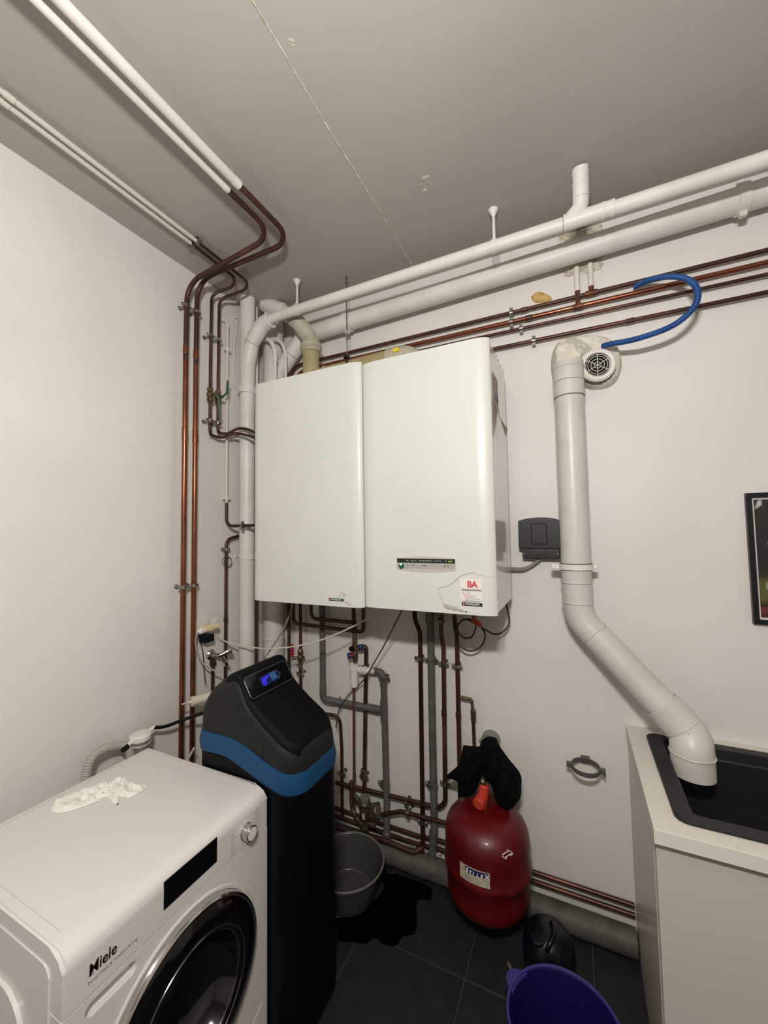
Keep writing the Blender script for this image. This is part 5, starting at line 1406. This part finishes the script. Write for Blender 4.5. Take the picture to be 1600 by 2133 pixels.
for k in range(4):
    a = k * 1.57 + .4; bm = B(); box(bm, -.0, .001, -.012, .012, -.09, -.035, M=Matrix.Translation(fc) @ Matrix.Rotation(a, 4, 'Z') @ Matrix.Translation((.03, 0, 0))); obj('filter_cartridge', bm, mat('cartridge', (70, 66, 60), .7), t, smooth=False)
bm = B(); P = [fc + Vector((0, .056, .010)), at(345, 1513, x=.085), at(380, 1500, x=.10), at(414, 1488, x=.16), at(440, 1480, x=.22)]
sweep(bm, resample(spline(P, 6), .01), .0075, 12)
tag(obj('black_hose', bm, RUBBER), 'short black rubber hose from the inline filter to behind the softener', 'hose')
bm = B(); P = [at(405, 1557, x=.12), at(395, 1575, x=.12), at(384, 1595, x=.12)]; sweep(bm, P, .005, 10)
tag(obj('grey_tube', bm, GREYH), 'thin grey tube dropping between softener and washing machine', 'hose')
# white nozzle cartridge poking out beside the softener
t = thing('sealant_cartridge', 'off-white sealant cartridge with nozzle lying behind the softener', 'cartridge', at(410, 1460, x=.12))
a_ = at(440, 1450, x=.16); b_ = at(402, 1461, x=.13); dv = (b_ - a_).normalized()
bm = B(); lathe(bm, [(.021, 0), (.021, (b_ - a_).length - .004), (.0235, (b_ - a_).length - .003), (.0235, (b_ - a_).length + .006), (.018, (b_ - a_).length + .008)], a_, 24, M=dirM(dv)); obj('tube', bm, mat('cart_white', (206, 198, 178), .5), t)
bm = B(); lathe(bm, [(.008, 0), (.006, .012)], b_ + dv * .007, 12, M=dirM(dv)); cyl(bm, b_ + dv * .018, at(379, 1467, x=.12), .005, .003, n=10); obj('nozzle', bm, MATS['cart_white'], t)

# socket plates, plug adapters
t = thing('wall_socket', 'white double wall socket on the left wall above the softener', 'socket', (0, -.53, 1.25))
bm = B(); box(bm, .0005, .012, -.575, -.495, 1.212, 1.292, .003, 2); obj('plate', bm, WPLA, t)
t = thing('plug', 'ivory round plug pushed into the wall socket', 'plug', at(435, 1308, x=.05))
a_ = at(418, 1314, x=.06); b_ = at(452, 1304, x=.06); 
bm = B(); cyl(bm, a_, b_, .0165, n=20); cyl(bm, (a_ + b_) / 2, (a_ + b_) / 2 + Vector((-.045, 0, 0)), .012, n=14); p = at(441, 1315, x=.07); cyl(bm, p, p + Vector((-.01, 0, .012)), .008, n=10); obj('plug_body', bm, IVORY, t)
bm = B(); dv = (a_ - b_).normalized(); lathe(bm, [(.0168, -.016), (.0168, .006), (.010, .014), (.006, .022)], a_, 18, M=dirM(dv)); obj('plug_nose', bm, WPLA, t)
t = thing('power_adapter', 'black power adapter hanging below the ivory plug', 'adapter', at(432, 1330, x=.04))
p = at(432, 1330, x=.045); bm = B(); box(bm, .013, .062, p.y - .026, p.y + .030, p.z - .018, p.z + .020, .004, 2); obj('adapter_body', bm, RUBBER, t)
bm = B(); P = [at(416, 1336, x=.05), at(421, 1350, x=.04), at(424, 1375, x=.035), at(425, 1395, x=.035), at(428, 1425, x=.05)]; sweep(bm, spline(P, 6), .0022, 8); obj('adapter_cord', bm, RUBBER, t)
bm = B(); P = [at(411, 1318, x=.06), at(407, 1335, x=.06), at(412, 1362, x=.06), at(425, 1384, x=.07), at(445, 1396, x=.09), at(462, 1400, x=.13)]; sweep(bm, spline(P, 8), .0042, 8)
tag(obj('grey_hose', bm, GREYH), 'grey cord hanging from the ivory plug to behind the softener', 'cord')
bm = B(); box(bm, .0005, .010, -.455, -.430, 1.185, 1.275, .002, 1); tag(obj('junction_cover', bm, WPLA), 'small pale clip plate on the left wall beside the ivory plug', 'plate')
# tap
t = thing('washing_machine_tap', 'chrome tap on the left wall just above the softener', 'tap', at(447, 1362, x=.02))
p = at(443, 1364, x=.02)
bm = B(); lathe(bm, [(.027, -.018), (.027, -.012), (.020, -.004), (.014, .0)], Vector((.02, p.y, p.z)), 22, axis='x'); cyl(bm, (.02, p.y, p.z), (.06, p.y + .012, p.z - .002), .011, n=14); cyl(bm, (.06, p.y + .012, p.z - .002), (.085, p.y + .050, p.z + .014), .011, .013, n=14)
cyl(bm, (.06, p.y + .02, p.z), (.075, p.y + .045, p.z - .055), .010, n=12); cyl(bm, (.071, p.y + .038, p.z - .04), (.075, p.y + .046, p.z - .06), .013, n=10); obj('tap_body', bm, CHROME, t)
bm = B(); lathe(bm, [(.012, 0), (.017, .004), (.017, .02), (.012, .024)], (.080, p.y + .045, p.z + .012), 10, M=dirM((.5, .75, .3))); obj('tap_handle', bm, CHROME, t)
bm = B(); cyl(bm, (.022, p.y, p.z - .02), (.022, p.y, .03), .009, n=12); lathe(bm, [(.013, p.z - .055), (.016, p.z - .05), (.016, p.z - .03), (.013, p.z - .025)], (.022, p.y, 0), 8); obj('feed_pipe', bm, COPPER, t)

# ------------------------------------------------------------------ floor things
t = thing('plastic_basin', 'smoky translucent round plastic basin on the floor behind the softener', 'basin', (.735, -.285, 0))
bc = Vector((.735, -.30, 0))
bm = B(); lathe(bm, [(.001, .012), (.115, .012), (.125, .02), (.150, .09), (.166, .155), (.176, .160), (.180, .158), (.180, .150), (.172, .150), (.156, .09), (.131, .012), (.120, .006), (.001, .006)], bc, 48, caps=False); obj('bowl', bm, TUB, t, angle=50)
bm = B(); torus(bm, bc + Vector((0, 0, .158)), .176, .0045, V, 48, 8); obj('rim', bm, mat('basin_rim', (112, 110, 103), .35), t)
bm = B(); torus(bm, bc + Vector((0, 0, .0135)), .085, .0015, V, 36, 6); obj('base_ring', bm, TUB, t)
bm = B(); box(bm, -.018, .018, -.03, .03, 0, .004, .0008, 1, M=Matrix.Translation((.745, -.405, .016)) @ Matrix.Rotation(.3, 4, 'Z')); tag(obj('paper_scrap', bm, mat('scrap_beige', (170, 160, 128), .7), smooth=False), 'small beige scrap lying inside the plastic basin', 'scrap')
# black cloth on the floor
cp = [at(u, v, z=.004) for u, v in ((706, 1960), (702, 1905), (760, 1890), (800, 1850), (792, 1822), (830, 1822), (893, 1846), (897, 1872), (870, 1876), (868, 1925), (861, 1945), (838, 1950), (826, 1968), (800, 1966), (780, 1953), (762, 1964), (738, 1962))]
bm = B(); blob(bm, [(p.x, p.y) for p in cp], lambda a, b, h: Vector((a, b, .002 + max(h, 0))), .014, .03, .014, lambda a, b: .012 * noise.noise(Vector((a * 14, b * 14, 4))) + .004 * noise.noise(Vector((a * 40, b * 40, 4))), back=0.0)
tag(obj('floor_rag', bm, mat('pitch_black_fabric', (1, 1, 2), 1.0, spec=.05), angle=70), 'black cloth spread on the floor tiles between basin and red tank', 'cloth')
# dark canister
t = thing('watering_can', 'dark petrol blue plastic can on the floor in front of the red tank', 'can', (1.605, -.25, 0))
kc = Vector((1.626, -.272, 0))
bm = B(); lathe(bm, [(.088, .002), (.094, .008), (.096, .10), (.090, .135), (.072, .165), (.045, .180), (.015, .184), (.002, .184)], kc, 40); obj('can_body', bm, DARKPL, t, angle=50)
bm = B(); P = [kc + Vector((.0, -.075, .16)), kc + Vector((.01, -.075, .185)), kc + Vector((.025, -.04, .20)), kc + Vector((.02, .0, .195)), kc + Vector((.012, .02, .182))]; sweep(bm, spline(P, 6), .0085, 12); obj('handle', bm, DARKPL, t)
bm = B(); lathe(bm, [(.02, 0), (.024, .004), (.024, .018), (.018, .02)], kc + Vector((-.03, -.05, .163)), 18, M=dirM((-.2, -.4, 1))); obj('screw_cap', bm, DARKPL, t)
bm = B(); P = [(1.475, -.30, .008), (1.53, -.36, .008), (1.60, -.40, .008)]; sweep(bm, spline(P, 6), .007, 8)
tag(obj('grey_strip', bm, mat('strip_grey', (88, 86, 82), .6)), 'short grey strip lying on the tiles against the dark can', 'strip')
# purple bucket
t = thing('purple_bucket', 'purple plastic bucket with a pouring lug in the foreground', 'bucket', (1.69, -.66, 0))
kc = Vector((1.695, -.662, 0))
bm = B(); lathe(bm, [(.001, .004), (.108, .004), (.112, .006), (.155, .262), (.161, .266), (.163, .270), (.160, .273), (.156, .272), (.151, .262), (.108, .012), (.001, .012)], kc, 56, caps=False); obj('bucket_body', bm, PURP, t, angle=50)
bm = B(); torus(bm, kc + Vector((0, 0, .270)), .159, .0042, V, 56, 8); obj('rim', bm, PURPL, t)
lug = at(1078, 2046, z=.262); ld = (Vector((lug.x, lug.y, 0)) - kc).normalized()
bm = B(); a0_ = math.atan2(ld.y, ld.x); prof = []
poly = []
for k in range(13):
    a = a0_ - .28 + .56 * k / 12; rr = .155 + .034 * math.sin(math.pi * k / 12); poly.append(kc + Vector((rr * math.cos(a), rr * math.sin(a), .268)))
poly += [kc + Vector((.150 * math.cos(a0_ + .28 - .56 * k / 6), .150 * math.sin(a0_ + .28 - .56 * k / 6), .268)) for k in range(7)]
prism(bm, poly, (0, 0, -.045)); obj('pouring_lug', bm, PURPL, t, angle=40)
